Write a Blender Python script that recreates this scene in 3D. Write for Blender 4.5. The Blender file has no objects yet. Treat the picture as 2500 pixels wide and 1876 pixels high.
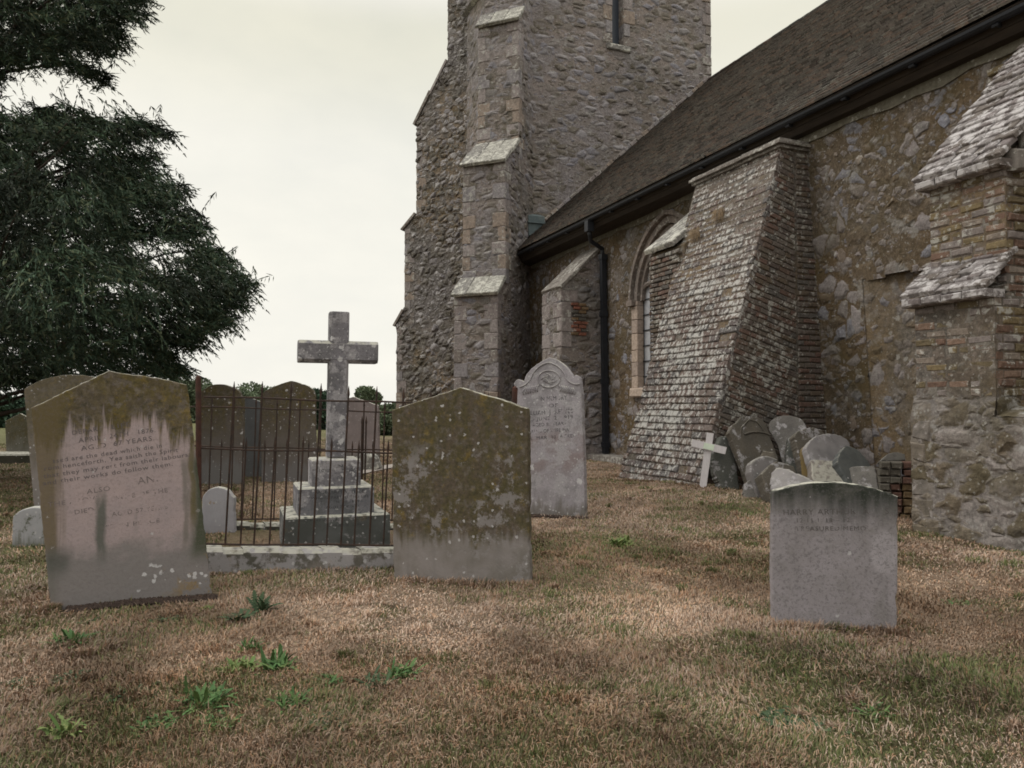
import bpy, bmesh, math, random
import numpy as np
from mathutils import Vector, Matrix
random.seed(7)
rng = np.random.default_rng(11)

# ------------------------------------------------------------------ camera, sky, sun, exposure
SC = bpy.context.scene
COL = SC.collection
F_PX, CX, CY, HORIZON = 750.0, 512.0, 384.0, 408.0
YAW = math.radians(22.26)
PITCH = math.atan((HORIZON - CY) / F_PX)
EYE = Vector((0, 0, 1.2))
cam_data = bpy.data.cameras.new('camera')
cam = bpy.data.objects.new('camera', cam_data)
COL.objects.link(cam)
cam.location = EYE
cam.rotation_euler = (math.pi / 2 + PITCH, 0, -YAW)
cam_data.sensor_width = 36
cam_data.lens = F_PX / 1024 * 36
cam_data.clip_start = 0.05
cam_data.clip_end = 2000
SC.camera = cam

SUN_ELEV, SUN_AZ = math.radians(42), math.radians(-62)   # azimuth from +Y towards +X
world = bpy.data.worlds.new('World')
SC.world = world
world.use_nodes = True
wt = world.node_tree
wt.nodes.clear()
wo = wt.nodes.new('ShaderNodeOutputWorld')
bg = wt.nodes.new('ShaderNodeBackground')
sky = wt.nodes.new('ShaderNodeTexSky')
sky.sky_type = 'NISHITA'
sky.sun_disc = False
sky.sun_elevation = SUN_ELEV
sky.sun_rotation = SUN_AZ
sky.dust_density = 5.0
wtc = wt.nodes.new('ShaderNodeTexCoord')
wmp = wt.nodes.new('ShaderNodeMapping')
wmp.inputs['Scale'].default_value = (1.4, 1.4, 3.0)
wn = wt.nodes.new('ShaderNodeTexNoise')
wn.inputs['Scale'].default_value = 2.6
wn.inputs['Detail'].default_value = 6
wn.inputs['Roughness'].default_value = 0.55
wr = wt.nodes.new('ShaderNodeValToRGB')
wr.color_ramp.elements[0].position = 0.34
wr.color_ramp.elements[0].color = (17.2, 17.1, 15.9, 1)
wr.color_ramp.elements[1].position = 0.62
wr.color_ramp.elements[1].color = (19.0, 18.6, 17.0, 1)
wsep = wt.nodes.new('ShaderNodeSeparateXYZ')
wmr = wt.nodes.new('ShaderNodeValToRGB')        # unseen overhead sky brightened and tinted lilac to light the scene, duller lower down
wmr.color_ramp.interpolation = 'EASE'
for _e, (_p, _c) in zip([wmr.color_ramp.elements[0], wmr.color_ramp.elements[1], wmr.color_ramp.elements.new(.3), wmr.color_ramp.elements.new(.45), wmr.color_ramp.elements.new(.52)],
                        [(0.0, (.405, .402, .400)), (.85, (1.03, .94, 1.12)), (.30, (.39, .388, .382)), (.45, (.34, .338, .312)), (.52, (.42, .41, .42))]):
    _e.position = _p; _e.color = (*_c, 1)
wvm = wt.nodes.new('ShaderNodeVectorMath')
wvm.operation = 'MULTIPLY'
wmx = wt.nodes.new('ShaderNodeMix')
wmx.data_type = 'RGBA'
wmx.inputs['Factor'].default_value = 0.97
wt.links.new(wtc.outputs['Generated'], wmp.inputs['Vector'])
wt.links.new(wmp.outputs[0], wn.inputs['Vector'])
wt.links.new(wn.outputs['Fac'], wr.inputs['Fac'])
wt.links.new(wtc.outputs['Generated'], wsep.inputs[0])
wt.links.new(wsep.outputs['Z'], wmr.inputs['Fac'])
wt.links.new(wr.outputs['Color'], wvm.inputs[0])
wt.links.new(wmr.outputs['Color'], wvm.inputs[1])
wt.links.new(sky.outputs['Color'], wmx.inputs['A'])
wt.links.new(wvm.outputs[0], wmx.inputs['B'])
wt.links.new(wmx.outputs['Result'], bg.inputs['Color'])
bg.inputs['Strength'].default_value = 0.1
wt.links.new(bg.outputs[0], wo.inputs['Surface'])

sun_d = bpy.data.lights.new('sun', 'SUN')
sun_d.energy = 0.7
sun_d.angle = math.radians(22)
sun_d.color = (1.0, 0.95, 0.87)
sun = bpy.data.objects.new('sun', sun_d)
COL.objects.link(sun)
_sd = Vector((math.sin(SUN_AZ) * math.cos(SUN_ELEV), math.cos(SUN_AZ) * math.cos(SUN_ELEV), math.sin(SUN_ELEV)))
sun.rotation_euler = (-_sd).to_track_quat('-Z', 'Y').to_euler()
sun.location = (-20, 10, 30)

SC.view_settings.view_transform = 'Standard'
SC.view_settings.look = 'None'
SC.view_settings.exposure = 0.4
SC.view_settings.gamma = 1.0
SC.cycles.filter_width = 1.75
SC.cycles.max_bounces = 6
SC.cycles.diffuse_bounces = 3
SC.cycles.transparent_max_bounces = 12

# ------------------------------------------------------------------ pixel <-> world helpers
CA, SA, CP, SP = math.cos(YAW), math.sin(YAW), math.cos(PITCH), math.sin(PITCH)
FWD = Vector((SA * CP, CA * CP, SP))
RGT = Vector((CA, -SA, 0))
UPV = Vector((-SA * SP, -CA * SP, CP))

def ray(px, py):
    return FWD + RGT * ((px - CX) / F_PX) + UPV * ((CY - py) / F_PX)

def vnoise(x, y, seed=0):
    x = np.asarray(x, float); y = np.asarray(y, float)
    xi = np.floor(x).astype(np.int64); yi = np.floor(y).astype(np.int64)
    fx = x - xi; fy = y - yi
    fx = fx * fx * (3 - 2 * fx); fy = fy * fy * (3 - 2 * fy)
    def h(a, b):
        n = (a * 374761393 + b * 668265263 + seed * 1274126177) & 0xffffffff
        n = ((n ^ (n >> 13)) * 1274126177) & 0xffffffff
        n = (n ^ (n >> 16)) & 0xffffff
        return n / float(0xffffff)
    return (h(xi, yi) * (1 - fx) + h(xi + 1, yi) * fx) * (1 - fy) + (h(xi, yi + 1) * (1 - fx) + h(xi + 1, yi + 1) * fx) * fy

def fbm(x, y, seed=0, octs=4):
    s = 0.0; a = 0.5; t = 0.0
    for o in range(octs):
        s = s + a * vnoise(np.asarray(x) * 2 ** o + 17.3 * o, np.asarray(y) * 2 ** o - 9.1 * o, seed + o)
        t += a; a *= 0.5
    return s / t

def gz(x, y):
    """height of the uneven churchyard ground"""
    x = np.asarray(x, float); y = np.asarray(y, float)
    z = 0.10 * (fbm(x * 0.35 + 5, y * 0.35, 3, 3) - 0.5)
    z = z + 0.035 * (fbm(x * 1.6, y * 1.6, 9, 3) - 0.5)
    r2 = ((x - 6.0) / 1.7) ** 2 + ((y - 8.3) / 2.0) ** 2
    z = z + 0.13 * np.exp(-r2)
    fade = np.clip(1.5 - np.hypot(x, y) / 60.0, 0, 1)
    return z * fade

def gzf(x, y):
    return float(gz(np.array([x]), np.array([y]))[0])

def on_ground(px, py):
    """world point where the sight line through a point of the photograph meets the ground"""
    r = ray(px, py)
    t = EYE.z / -r.z
    for _ in range(6):
        p = EYE + r * t
        t = (EYE.z - gzf(p.x, p.y)) / -r.z
    p = EYE + r * t
    return Vector((p.x, p.y, gzf(p.x, p.y)))

def at_depth(px, py, d):
    return EYE + ray(px, py) * d

def on_plane(px, py, o, n):
    r = ray(px, py)
    return EYE + r * ((o - EYE).dot(n) / r.dot(n))

# ------------------------------------------------------------------ objects
def tag(o, label=None, cat=None, group=None, kind=None):
    if label: o['label'] = label
    if cat: o['category'] = cat
    if group: o['group'] = group
    if kind: o['kind'] = kind
    return o

def empty(name, loc, label, cat, group=None, rz=0.0):
    o = bpy.data.objects.new(name, None)
    o.empty_display_size = 0.2
    COL.objects.link(o)
    o.location = loc
    o.rotation_euler = (0, 0, rz)
    return tag(o, label, cat, group)

class MB:
    """collects shapes in world coordinates, then links them as one mesh object"""
    def __init__(s):
        s.v = []; s.f = []
    def add(s, verts, faces):
        b = len(s.v)
        s.v += [tuple(p) for p in verts]
        s.f += [tuple(i + b for i in f) for f in faces]
        return s
    def hexa(s, p):
        """8 corners: bottom ring 0-3, top ring 4-7"""
        return s.add(p, [(3, 2, 1, 0), (4, 5, 6, 7), (0, 1, 5, 4), (1, 2, 6, 5), (2, 3, 7, 6), (3, 0, 4, 7)])
    def box(s, c, eu, ev, en, du, dv, dn, jit=0.0):
        """box centred at c with half sizes du dv dn along eu ev en"""
        c = Vector(c); P = []
        for k in (-1, 1):
            for (a, b) in ((-1, -1), (1, -1), (1, 1), (-1, 1)):
                q = c + eu * (a * du) + ev * (b * dv) + en * (k * dn)
                if jit:
                    q += Vector((random.uniform(-jit, jit), random.uniform(-jit, jit), random.uniform(-jit, jit)))
                P.append(q)
        return s.hexa(P)
    def aabox(s, x0, x1, y0, y1, z0, z1):
        return s.hexa([(x0, y0, z0), (x1, y0, z0), (x1, y1, z0), (x0, y1, z0), (x0, y0, z1), (x1, y0, z1), (x1, y1, z1), (x0, y1, z1)])
    def brick(s, c, eu, ev, en, du, dv, dn, b, jit=0.0):
        """box with its front face (+en) bevelled by b"""
        c = Vector(c)
        j = lambda k: random.uniform(-k, k)
        corners = ((-1, -1), (1, -1), (1, 1), (-1, 1))
        back = [c + eu * (a * du) + ev * (q * dv) - en * dn for a, q in corners]
        offs = [(j(jit), j(jit), j(jit * .6)) for _ in corners]
        mid = [c + eu * (a * du + o[0]) + ev * (q * dv + o[1]) + en * (dn - b + o[2]) for (a, q), o in zip(corners, offs)]
        fr = [c + eu * (a * (du - b) + o[0]) + ev * (q * (dv - b) + o[1]) + en * (dn + o[2]) for (a, q), o in zip(corners, offs)]
        F = [(3, 2, 1, 0), (8, 9, 10, 11)]
        for r in (0, 4):
            for i in range(4):
                k = (i + 1) % 4
                F.append((r + i, r + k, r + 4 + k, r + 4 + i))
        return s.add(back + mid + fr, F)
    def tube(s, pts, r, n=6, cap=True, r2=None):
        pts = [Vector(p) for p in pts]; m = len(pts)
        V = []; F = []
        prev = None
        for i, p in enumerate(pts):
            t = (pts[min(i + 1, m - 1)] - pts[max(i - 1, 0)])
            if t.length < 1e-9: t = Vector((0, 0, 1))
            t.normalize()
            a = prev if prev is not None else (Vector((1, 0, 0)) if abs(t.x) < 0.9 else Vector((0, 1, 0)))
            u = (a - t * a.dot(t)); u.normalize(); w = t.cross(u); prev = u
            rr = r if r2 is None else r + (r2 - r) * i / max(1, m - 1)
            for k in range(n):
                an = 2 * math.pi * k / n
                V.append(p + (u * math.cos(an) + w * math.sin(an)) * rr)
        for i in range(m - 1):
            for k in range(n):
                F.append((i * n + k, i * n + (k + 1) % n, (i + 1) * n + (k + 1) % n, (i + 1) * n + k))
        if cap:
            F.append(tuple(range(n - 1, -1, -1))); F.append(tuple((m - 1) * n + k for k in range(n)))
        return s.add(V, F)
    def quadgrid(s, p00, p10, p11, p01, res, keep=None, warp=None):
        p00, p10, p11, p01 = map(Vector, (p00, p10, p11, p01))
        nu = max(1, int(math.ceil(max((p10 - p00).length, (p11 - p01).length) / res)))
        nv = max(1, int(math.ceil(max((p01 - p00).length, (p11 - p10).length) / res)))
        b = len(s.v)
        for j in range(nv + 1):
            t = j / nv
            A = p00.lerp(p01, t); B = p10.lerp(p11, t)
            for i in range(nu + 1):
                s.v.append(tuple(A.lerp(B, i / nu)))
        for j in range(nv):
            for i in range(nu):
                if keep:
                    c = Vector(s.v[b + j * (nu + 1) + i]) + Vector(s.v[b + (j + 1) * (nu + 1) + i + 1])
                    if not keep(c * 0.5): continue
                s.f.append((b + j * (nu + 1) + i, b + j * (nu + 1) + i + 1, b + (j + 1) * (nu + 1) + i + 1, b + (j + 1) * (nu + 1) + i))
        return s
    def build(s, name, mat, parent=None, origin=(0, 0, 0), smooth=False, rz=0.0):
        """points are given in world coordinates; a part takes its parent's frame, a thing stands at origin"""
        me = bpy.data.meshes.new(name)
        if parent is not None: Mi = wmat(parent).inverted()
        else: Mi = (Matrix.Translation(Vector(origin)) @ Matrix.Rotation(rz, 4, 'Z')).inverted()
        V = np.array(s.v, dtype=np.float64).reshape(-1, 3)
        A = np.array(Mi)
        V = V @ A[:3, :3].T + A[:3, 3]
        me.from_pydata(V.tolist(), [], s.f)
        me.update()
        ob = bpy.data.objects.new(name, me)
        COL.objects.link(ob)
        if mat is not None: me.materials.append(mat)
        if smooth:
            me.polygons.foreach_set('use_smooth', [True] * len(me.polygons))
        if parent is not None:
            ob.parent = parent
        else:
            ob.location = origin
            ob.rotation_euler = (0, 0, rz)
        return ob

def wmat(o):
    m = Matrix.Translation(o.location) @ Matrix.Rotation(o.rotation_euler.z, 4, 'Z')
    return m if o.parent is None else wmat(o.parent) @ m

# ------------------------------------------------------------------ material mini language
class NT:
    def __init__(s, name):
        s.m = bpy.data.materials.new(name)
        s.m.use_nodes = True
        s.t = s.m.node_tree
        s.t.nodes.clear()
        s.out = s.t.nodes.new('ShaderNodeOutputMaterial')
        s.tc = s.t.nodes.new('ShaderNodeTexCoord')
        s.obj = s.tc.outputs['Object']
    def put(s, sock, v):
        if isinstance(v, bpy.types.NodeSocket): s.t.links.new(v, sock)
        elif v is not None:
            if sock.type == 'RGBA' and hasattr(v, '__len__') and len(v) == 3: v = (*v, 1)
            sock.default_value = v
    def math(s, op, a, b=None, c=None, clamp=False):
        n = s.t.nodes.new('ShaderNodeMath'); n.operation = op; n.use_clamp = clamp
        for i, v in enumerate((a, b, c)):
            if v is not None: s.put(n.inputs[i], v)
        return n.outputs[0]
    def mul(s, a, b): return s.math('MULTIPLY', a, b)
    def addm(s, a, b): return s.math('ADD', a, b)
    def sub(s, a, b): return s.math('SUBTRACT', a, b)
    def vec(s, v, scale=(1, 1, 1), loc=(0, 0, 0)):
        n = s.t.nodes.new('ShaderNodeMapping'); s.put(n.inputs['Vector'], v)
        n.inputs['Scale'].default_value = scale; n.inputs['Location'].default_value = loc
        return n.outputs[0]
    def vadd(s, a, b, k=1.0):
        m = s.t.nodes.new('ShaderNodeVectorMath'); m.operation = 'MULTIPLY_ADD'
        s.put(m.inputs[0], b); m.inputs[1].default_value = (k, k, k); s.put(m.inputs[2], a)
        return m.outputs[0]
    def noise(s, v, scale, detail=4, rough=0.55, dist=0.0, color=False):
        n = s.t.nodes.new('ShaderNodeTexNoise'); s.put(n.inputs['Vector'], v)
        n.inputs['Scale'].default_value = scale; n.inputs['Detail'].default_value = detail
        n.inputs['Roughness'].default_value = rough; n.inputs['Distortion'].default_value = dist
        return n.outputs['Color' if color else 'Fac']
    def vor(s, v, scale, feature='F1', rand=1.0):
        n = s.t.nodes.new('ShaderNodeTexVoronoi'); s.put(n.inputs['Vector'], v)
        n.feature = feature; n.inputs['Scale'].default_value = scale; n.inputs['Randomness'].default_value = rand
        return n
    def sm(s, v, lo, hi, a=0.0, b=1.0):
        n = s.t.nodes.new('ShaderNodeMapRange'); n.interpolation_type = 'SMOOTHSTEP'
        s.put(n.inputs['Value'], v)
        s.put(n.inputs['From Min'], lo); s.put(n.inputs['From Max'], hi)
        n.inputs['To Min'].default_value = a; n.inputs['To Max'].default_value = b
        return n.outputs[0]
    def mix(s, fac, a, b, mode='MIX'):
        n = s.t.nodes.new('ShaderNodeMix'); n.data_type = 'RGBA'; n.blend_type = mode
        s.put(n.inputs['Factor'], fac); s.put(n.inputs['A'], a); s.put(n.inputs['B'], b)
        return n.outputs['Result']
    def ramp(s, fac, stops, const=False):
        n = s.t.nodes.new('ShaderNodeValToRGB'); s.put(n.inputs['Fac'], fac)
        cr = n.color_ramp
        if const: cr.interpolation = 'CONSTANT'
        while len(cr.elements) < len(stops): cr.elements.new(0.5)
        for e, (p, c) in zip(cr.elements, stops):
            e.position = p; e.color = (*c, 1)
        return n.outputs['Color']
    def sep(s, v):
        n = s.t.nodes.new('ShaderNodeSeparateXYZ'); s.put(n.inputs[0], v); return n.outputs
    def sepc(s, v):
        n = s.t.nodes.new('ShaderNodeSeparateColor'); s.put(n.inputs[0], v); return n.outputs
    def island(s):
        return s.t.nodes.new('ShaderNodeNewGeometry').outputs['Random Per Island']
    def normal(s):
        return s.t.nodes.new('ShaderNodeNewGeometry').outputs['Normal']
    def attr(s, name):
        n = s.t.nodes.new('ShaderNodeAttribute'); n.attribute_name = name; return n.outputs['Color']
    def bump(s, h, strength=0.5, dist=0.02, nrm=None):
        n = s.t.nodes.new('ShaderNodeBump'); s.put(n.inputs['Height'], h)
        n.inputs['Strength'].default_value = strength; n.inputs['Distance'].default_value = dist
        if nrm is not None: s.put(n.inputs['Normal'], nrm)
        return n.outputs[0]
    def done(s, color, rough=0.9, bump=None, metal=0.0, spec=0.25, alpha=None, disp=None, dscale=1.0, trans=None):
        p = s.t.nodes.new('ShaderNodeBsdfPrincipled')
        s.put(p.inputs['Base Color'], color); s.put(p.inputs['Roughness'], rough)
        p.inputs['Metallic'].default_value = metal
        p.inputs['Specular IOR Level'].default_value = spec
        if bump is not None: s.put(p.inputs['Normal'], bump)
        if alpha is not None: s.put(p.inputs['Alpha'], alpha)
        s.t.links.new(p.outputs[0], s.out.inputs['Surface'])
        if disp is not None:
            d = s.t.nodes.new('ShaderNodeDisplacement'); s.put(d.inputs['Height'], disp)
            d.inputs['Midlevel'].default_value = 0.0; d.inputs['Scale'].default_value = dscale
            s.t.links.new(d.outputs[0], s.out.inputs['Displacement'])
            s.m.displacement_method = 'BOTH'
        return s.m

def spots(g, v, scale, keep, rad=0.35, edge=0.05, wob=0.25):
    """round lichen spots: mask of discs of random size, some cells only"""
    vv = g.vadd(v, g.noise(v, scale * 1.6, 5, 0.7, color=True), 1.1 / scale)
    n = g.vor(vv, scale)
    r = g.sepc(n.outputs['Color'])
    on = g.sm(r[0], 1 - keep, 1 - keep + 0.02)
    size = g.mul(g.addm(0.35, g.mul(r[1], 0.65)), rad)
    d = g.sub(size, n.outputs['Distance'])
    crust = g.sm(g.noise(v, scale * 6, 6, 0.75), 0.30, 0.52)
    return g.mul(g.mul(on, g.sm(d, 0.0, edge)), g.addm(0.35, g.mul(crust, 0.65)))

def lichen_patches(g, v, scale, lo, hi, detail=8):
    return g.sm(g.noise(v, scale, detail, 0.68), lo, hi)
# ------------------------------------------------------------------ materials
def rubble_mat(name, scale, mort, pal, keep=0.8, aniso=1.5, amp=0.035, moss=0.0, pale=0.0, ochre=1.0):
    """random rubble walling: stones of several kinds in rough mortar, partly buried"""
    g = NT(name)
    v = g.vec(g.obj, (1, 1, aniso))
    v = g.vadd(v, g.noise(v, 1.7, 3, color=True), 0.22)
    v2 = g.vadd(v, g.noise(v, 9, 3, color=True), 0.07)
    c = g.vor(v2, scale)
    e = g.vor(v2, scale, 'DISTANCE_TO_EDGE')
    r = g.sepc(c.outputs['Color'])
    big = g.noise(g.obj, 0.55, 4, 0.6)
    on = g.sm(g.addm(r[0], g.mul(g.sub(big, 0.5), 1.1)), 1 - keep - 0.03, 1 - keep + 0.03)
    c2 = g.vor(g.vadd(v2, g.noise(v, 25, 2, color=True), 0.03), scale * 2.6)
    e2 = g.vor(g.vadd(v2, g.noise(v, 25, 2, color=True), 0.03), scale * 2.6, 'DISTANCE_TO_EDGE')
    r2 = g.sepc(c2.outputs['Color'])
    fine = g.noise(g.obj, 30, 8, 0.7)
    stone = g.mul(on, g.sm(g.addm(e.outputs['Distance'], g.mul(g.sub(fine, 0.5), 0.09)), 0.02, 0.09))
    small = g.mul(g.sm(r2[0], 0.55, 0.60), g.sm(g.addm(e2.outputs['Distance'], g.mul(g.sub(fine, 0.5), 0.1)), 0.03, 0.13))
    small = g.mul(small, g.sub(1.0, stone))
    n = len(pal)
    col = g.ramp(r[1], [(i / n, p) for i, p in enumerate(pal)], const=True)
    col2 = g.ramp(r2[1], [(i / n, p) for i, p in enumerate(pal[::-1])], const=True)
    tex = g.noise(g.obj, 14, 8, 0.7)
    mcol = g.mix(g.sm(tex, 0.3, 0.7), tuple(k * 0.55 for k in mort), tuple(k * 1.25 for k in mort))
    mcol = g.mix(g.mul(g.sm(big, 0.4, 0.62), ochre), mcol, tuple(k * q for k, q in zip(mort, (1.1, 0.92, 0.66))))
    out = g.mix(g.mul(small, 0.85), mcol, col2)
    out = g.mix(stone, out, col)
    out = g.mix(g.sm(fine, 0.25, 0.75), g.mix(1.0, out, (0.62, 0.62, 0.62), 'MULTIPLY'), g.mix(1.0, out, (1.25, 1.25, 1.25), 'MULTIPLY'))
    st1 = g.noise(g.vec(g.obj, loc=(11, 3, 7)), 0.42, 5, 0.65)
    st2 = g.noise(g.vec(g.obj, loc=(2, 9, 4)), 1.6, 6, 0.7)
    out = g.mix(g.mul(g.sm(g.addm(st1, g.mul(g.sub(st2, 0.5), 0.7)), 0.50, 0.66), 0.55), out, g.mix(1.0, out, (0.52, 0.53, 0.46), 'MULTIPLY'))
    out = g.mix(g.mul(g.sm(st2, 0.52, 0.70), 0.45), out, (0.30, 0.275, 0.275))
    # dark joints and holes
    hole = g.mul(g.sm(e.outputs['Distance'], 0.035, 0.0), g.sm(tex, 0.48, 0.6))
    out = g.mix(g.mul(hole, 0.6), out, tuple(k * 0.3 for k in mort))
    # lichens
    sp = spots(g, g.obj, 9, 0.22, 0.34)
    out = g.mix(g.mul(sp, 0.7), out, (0.36, 0.35, 0.33))
    sp2 = spots(g, g.vec(g.obj, loc=(3, 7, 1)), 26, 0.3, 0.4)
    out = g.mix(g.mul(sp2, 0.6), out, (0.34, 0.33, 0.31))
    if pale > 0:
        out = g.mix(g.mul(lichen_patches(g, g.vec(g.obj, loc=(9, 2, 5)), 3.0, 0.56, 0.66), pale), out, (0.34, 0.33, 0.32))
    if moss > 0:
        out = g.mix(g.mul(lichen_patches(g, g.vec(g.obj, loc=(1, 4, 8)), 1.3, 0.48, 0.62), moss), out, (0.085, 0.07, 0.03))
    h = g.mul(g.mul(stone, g.sm(e.outputs['Distance'], 0.0, 0.30)), g.addm(0.35, r[2]))
    h = g.addm(h, g.mul(g.mul(small, g.sm(e2.outputs['Distance'], 0.0, 0.3)), 0.45))
    h = g.addm(h, g.mul(tex, 0.45))
    bm = g.bump(g.noise(g.obj, 45, 8, 0.75), 0.7, 0.012)
    return g.done(out, 0.92, bm, spec=0.15, disp=h, dscale=amp)

def block_mat(name, pal, rough_scale=24, lich=0.5, orange=0.0, dark=0.4, bumpd=0.012, white=None, streak=False, blotch=0.0):
    """pieces (bricks, quoins, caps, tiles) coloured piece by piece, with lichen"""
    g = NT(name)
    r = g.island()
    n = len(pal)
    col = g.ramp(r, [(i / n, p) for i, p in enumerate(pal)], const=True)
    off = g.t.nodes.new('ShaderNodeCombineXYZ')
    g.put(off.inputs[0], g.mul(r, 37.0)); g.put(off.inputs[1], g.mul(r, 91.0))
    v = g.vadd(g.obj, off.outputs[0], 1.0)
    a = g.noise(v, rough_scale * 0.35, 6, 0.65)
    b = g.noise(g.obj, rough_scale, 8, 0.7)
    col = g.mix(g.mul(g.sm(a, 0.45, 0.75), dark), col, (0.07, 0.065, 0.055))
    col = g.mix(g.sm(b, 0.2, 0.8), g.mix(1.0, col, (0.6, 0.6, 0.6), 'MULTIPLY'), g.mix(1.0, col, (1.3, 1.3, 1.3), 'MULTIPLY'))
    if lich:
        wh = white or (0.42, 0.41, 0.38)
        sv = g.vec(g.obj, (1.0, 1.0, 0.62)) if streak else g.obj
        m = g.sm(g.addm(g.noise(sv, 16 if streak else 9, 8, 0.72), g.mul(g.sub(g.noise(g.obj, 1.4, 3), 0.5), 0.35)), 0.60 - 0.16 * lich, 0.66 - 0.14 * lich)
        col = g.mix(g.mul(m, 0.85), col, wh)
        col = g.mix(g.mul(spots(g, g.obj, 22, 0.25 * lich, 0.42), 0.8), col, wh)
    if blotch:
        col = g.mix(g.mul(spots(g, g.vec(g.obj, loc=(1, 6, 3)), 4.2, blotch, 0.42, 0.03), 0.8), col, wh)
    if orange:
        m = lichen_patches(g, g.vec(g.obj, loc=(4, 4, 4)), 5, 0.60, 0.70)
        col = g.mix(g.mul(m, orange), col, (0.22, 0.13, 0.03))
    return g.done(col, 0.93, g.bump(g.addm(b, g.mul(a, 0.8)), 0.8, bumpd), spec=0.15)

P_TOWER = [(0.19, 0.17, 0.162), (0.25, 0.23, 0.235), (0.14, 0.122, 0.105), (0.21, 0.185, 0.172), (0.29, 0.272, 0.285), (0.165, 0.145, 0.125), (0.22, 0.21, 0.235)]
P_NAVE = [(0.29, 0.262, 0.26), (0.15, 0.115, 0.08), (0.22, 0.215, 0.24), (0.19, 0.165, 0.15), (0.26, 0.232, 0.23), (0.14, 0.11, 0.08), (0.235, 0.21, 0.20)]
M = {}
M['tower'] = rubble_mat('tower rubble', 3.0, (0.262, 0.236, 0.24), P_TOWER, keep=0.55, aniso=1.9, amp=0.024, moss=0.22, pale=0.45, ochre=0.35)
M['tower_flint'] = rubble_mat('tower flint', 4.6, (0.21, 0.192, 0.188), [(0.33, 0.31, 0.315), (0.18, 0.165, 0.155), (0.25, 0.232, 0.24), (0.15, 0.137, 0.125), (0.41, 0.39, 0.395)], keep=0.7, aniso=1.2, amp=0.05, moss=0.3, pale=0.15)
M['nave'] = rubble_mat('nave rubble', 4.0, (0.142, 0.113, 0.083), P_NAVE, keep=0.36, aniso=1.25, amp=0.016, moss=0.3, pale=0.6, ochre=0.6)
M['infill'] = rubble_mat('rendered infill', 3.0, (0.19, 0.165, 0.14), P_NAVE, keep=0.12, aniso=1.0, amp=0.02, moss=0.15, pale=0.35)
M['base'] = rubble_mat('big base stones', 2.9, (0.26, 0.235, 0.225), [(0.15, 0.122, 0.092), (0.19, 0.162, 0.13), (0.135, 0.112, 0.078), (0.27, 0.24, 0.23), (0.155, 0.13, 0.10), (0.12, 0.10, 0.07), (0.20, 0.175, 0.15)], keep=0.92, aniso=1.75, amp=0.02, moss=0.1, pale=0.85, ochre=0.3)
M['mortar'] = rubble_mat('old mortar', 8.0, (0.17, 0.15, 0.135), [(0.18, 0.15, 0.13), (0.15, 0.12, 0.10), (0.22, 0.2, 0.18)], keep=0.3, aniso=1, amp=0.006)
P_BRICKW = [(0.14, 0.105, 0.095), (0.12, 0.10, 0.098), (0.15, 0.115, 0.10), (0.12, 0.11, 0.11), (0.155, 0.125, 0.115)]
M['brick_white'] = block_mat('lichened brick', P_BRICKW, 30, lich=0.70, dark=0.45, white=(0.46, 0.45, 0.43), streak=True)
M['brick_red'] = block_mat('old red brick', [(0.16, 0.115, 0.095), (0.14, 0.11, 0.085), (0.13, 0.105, 0.095), (0.165, 0.108, 0.09), (0.15, 0.125, 0.11), (0.13, 0.118, 0.11), (0.15, 0.125, 0.105), (0.16, 0.135, 0.12)], 30, lich=0.42, dark=0.35)
M['brick_mixed'] = block_mat('old buff brick', [(0.22, 0.15, 0.115), (0.20, 0.155, 0.09), (0.24, 0.20, 0.17), (0.17, 0.11, 0.085), (0.22, 0.19, 0.18), (0.15, 0.12, 0.075)], 26, lich=0.36, dark=0.35)
M['brick_loose'] = block_mat('loose brick', [(0.20, 0.085, 0.06), (0.10, 0.09, 0.08), (0.18, 0.12, 0.07), (0.24, 0.10, 0.07)], 26, lich=0.15, dark=0.5)
M['quoin'] = block_mat('pale quoin stone', [(0.27, 0.235, 0.23), (0.25, 0.215, 0.21), (0.29, 0.255, 0.25), (0.22, 0.19, 0.175), (0.26, 0.24, 0.25), (0.29, 0.235, 0.20)], 16, lich=0.35, dark=0.5)
M['plinth_stone'] = block_mat('brown plinth stone', [(0.155, 0.13, 0.105), (0.175, 0.15, 0.125), (0.15, 0.125, 0.095), (0.165, 0.143, 0.12), (0.19, 0.17, 0.155)], 14, lich=0.30, orange=0.1, dark=0.45, white=(0.36, 0.33, 0.325), blotch=0.5)
M['cap_stone'] = block_mat('lichened cap stone', [(0.27, 0.26, 0.24), (0.22, 0.21, 0.20), (0.30, 0.29, 0.265)], 20, lich=0.6, dark=0.6, white=(0.52, 0.51, 0.46))
M['cap_tile'] = block_mat('lichened cap tile', [(0.18, 0.155, 0.155), (0.24, 0.22, 0.22), (0.14, 0.12, 0.11), (0.20, 0.18, 0.18)], 22, lich=0.62, dark=0.6, white=(0.47, 0.45, 0.455))
M['jamb'] = block_mat('cut window stone', [(0.43, 0.35, 0.30), (0.38, 0.31, 0.27), (0.46, 0.37, 0.31)], 16, lich=0.0, dark=0.15, bumpd=0.004)
M['tracery'] = block_mat('tracery stone', [(0.20, 0.17, 0.155), (0.24, 0.20, 0.18)], 18, lich=0.25, dark=0.35, bumpd=0.006)
M['cement'] = block_mat('cement fillet', [(0.165, 0.152, 0.122)], 14, lich=0.1, dark=0.25, bumpd=0.01)
M['slab'] = block_mat('weathered slab', [(0.20, 0.18, 0.165)], 14, lich=0.5, dark=0.4)
M['tile_edge'] = block_mat('weathered tile edge', [(0.27, 0.24, 0.22), (0.22, 0.20, 0.185), (0.30, 0.235, 0.20), (0.24, 0.22, 0.20), (0.14, 0.125, 0.115)], 20, lich=0.2, dark=0.5, white=(0.33, 0.32, 0.29))
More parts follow.
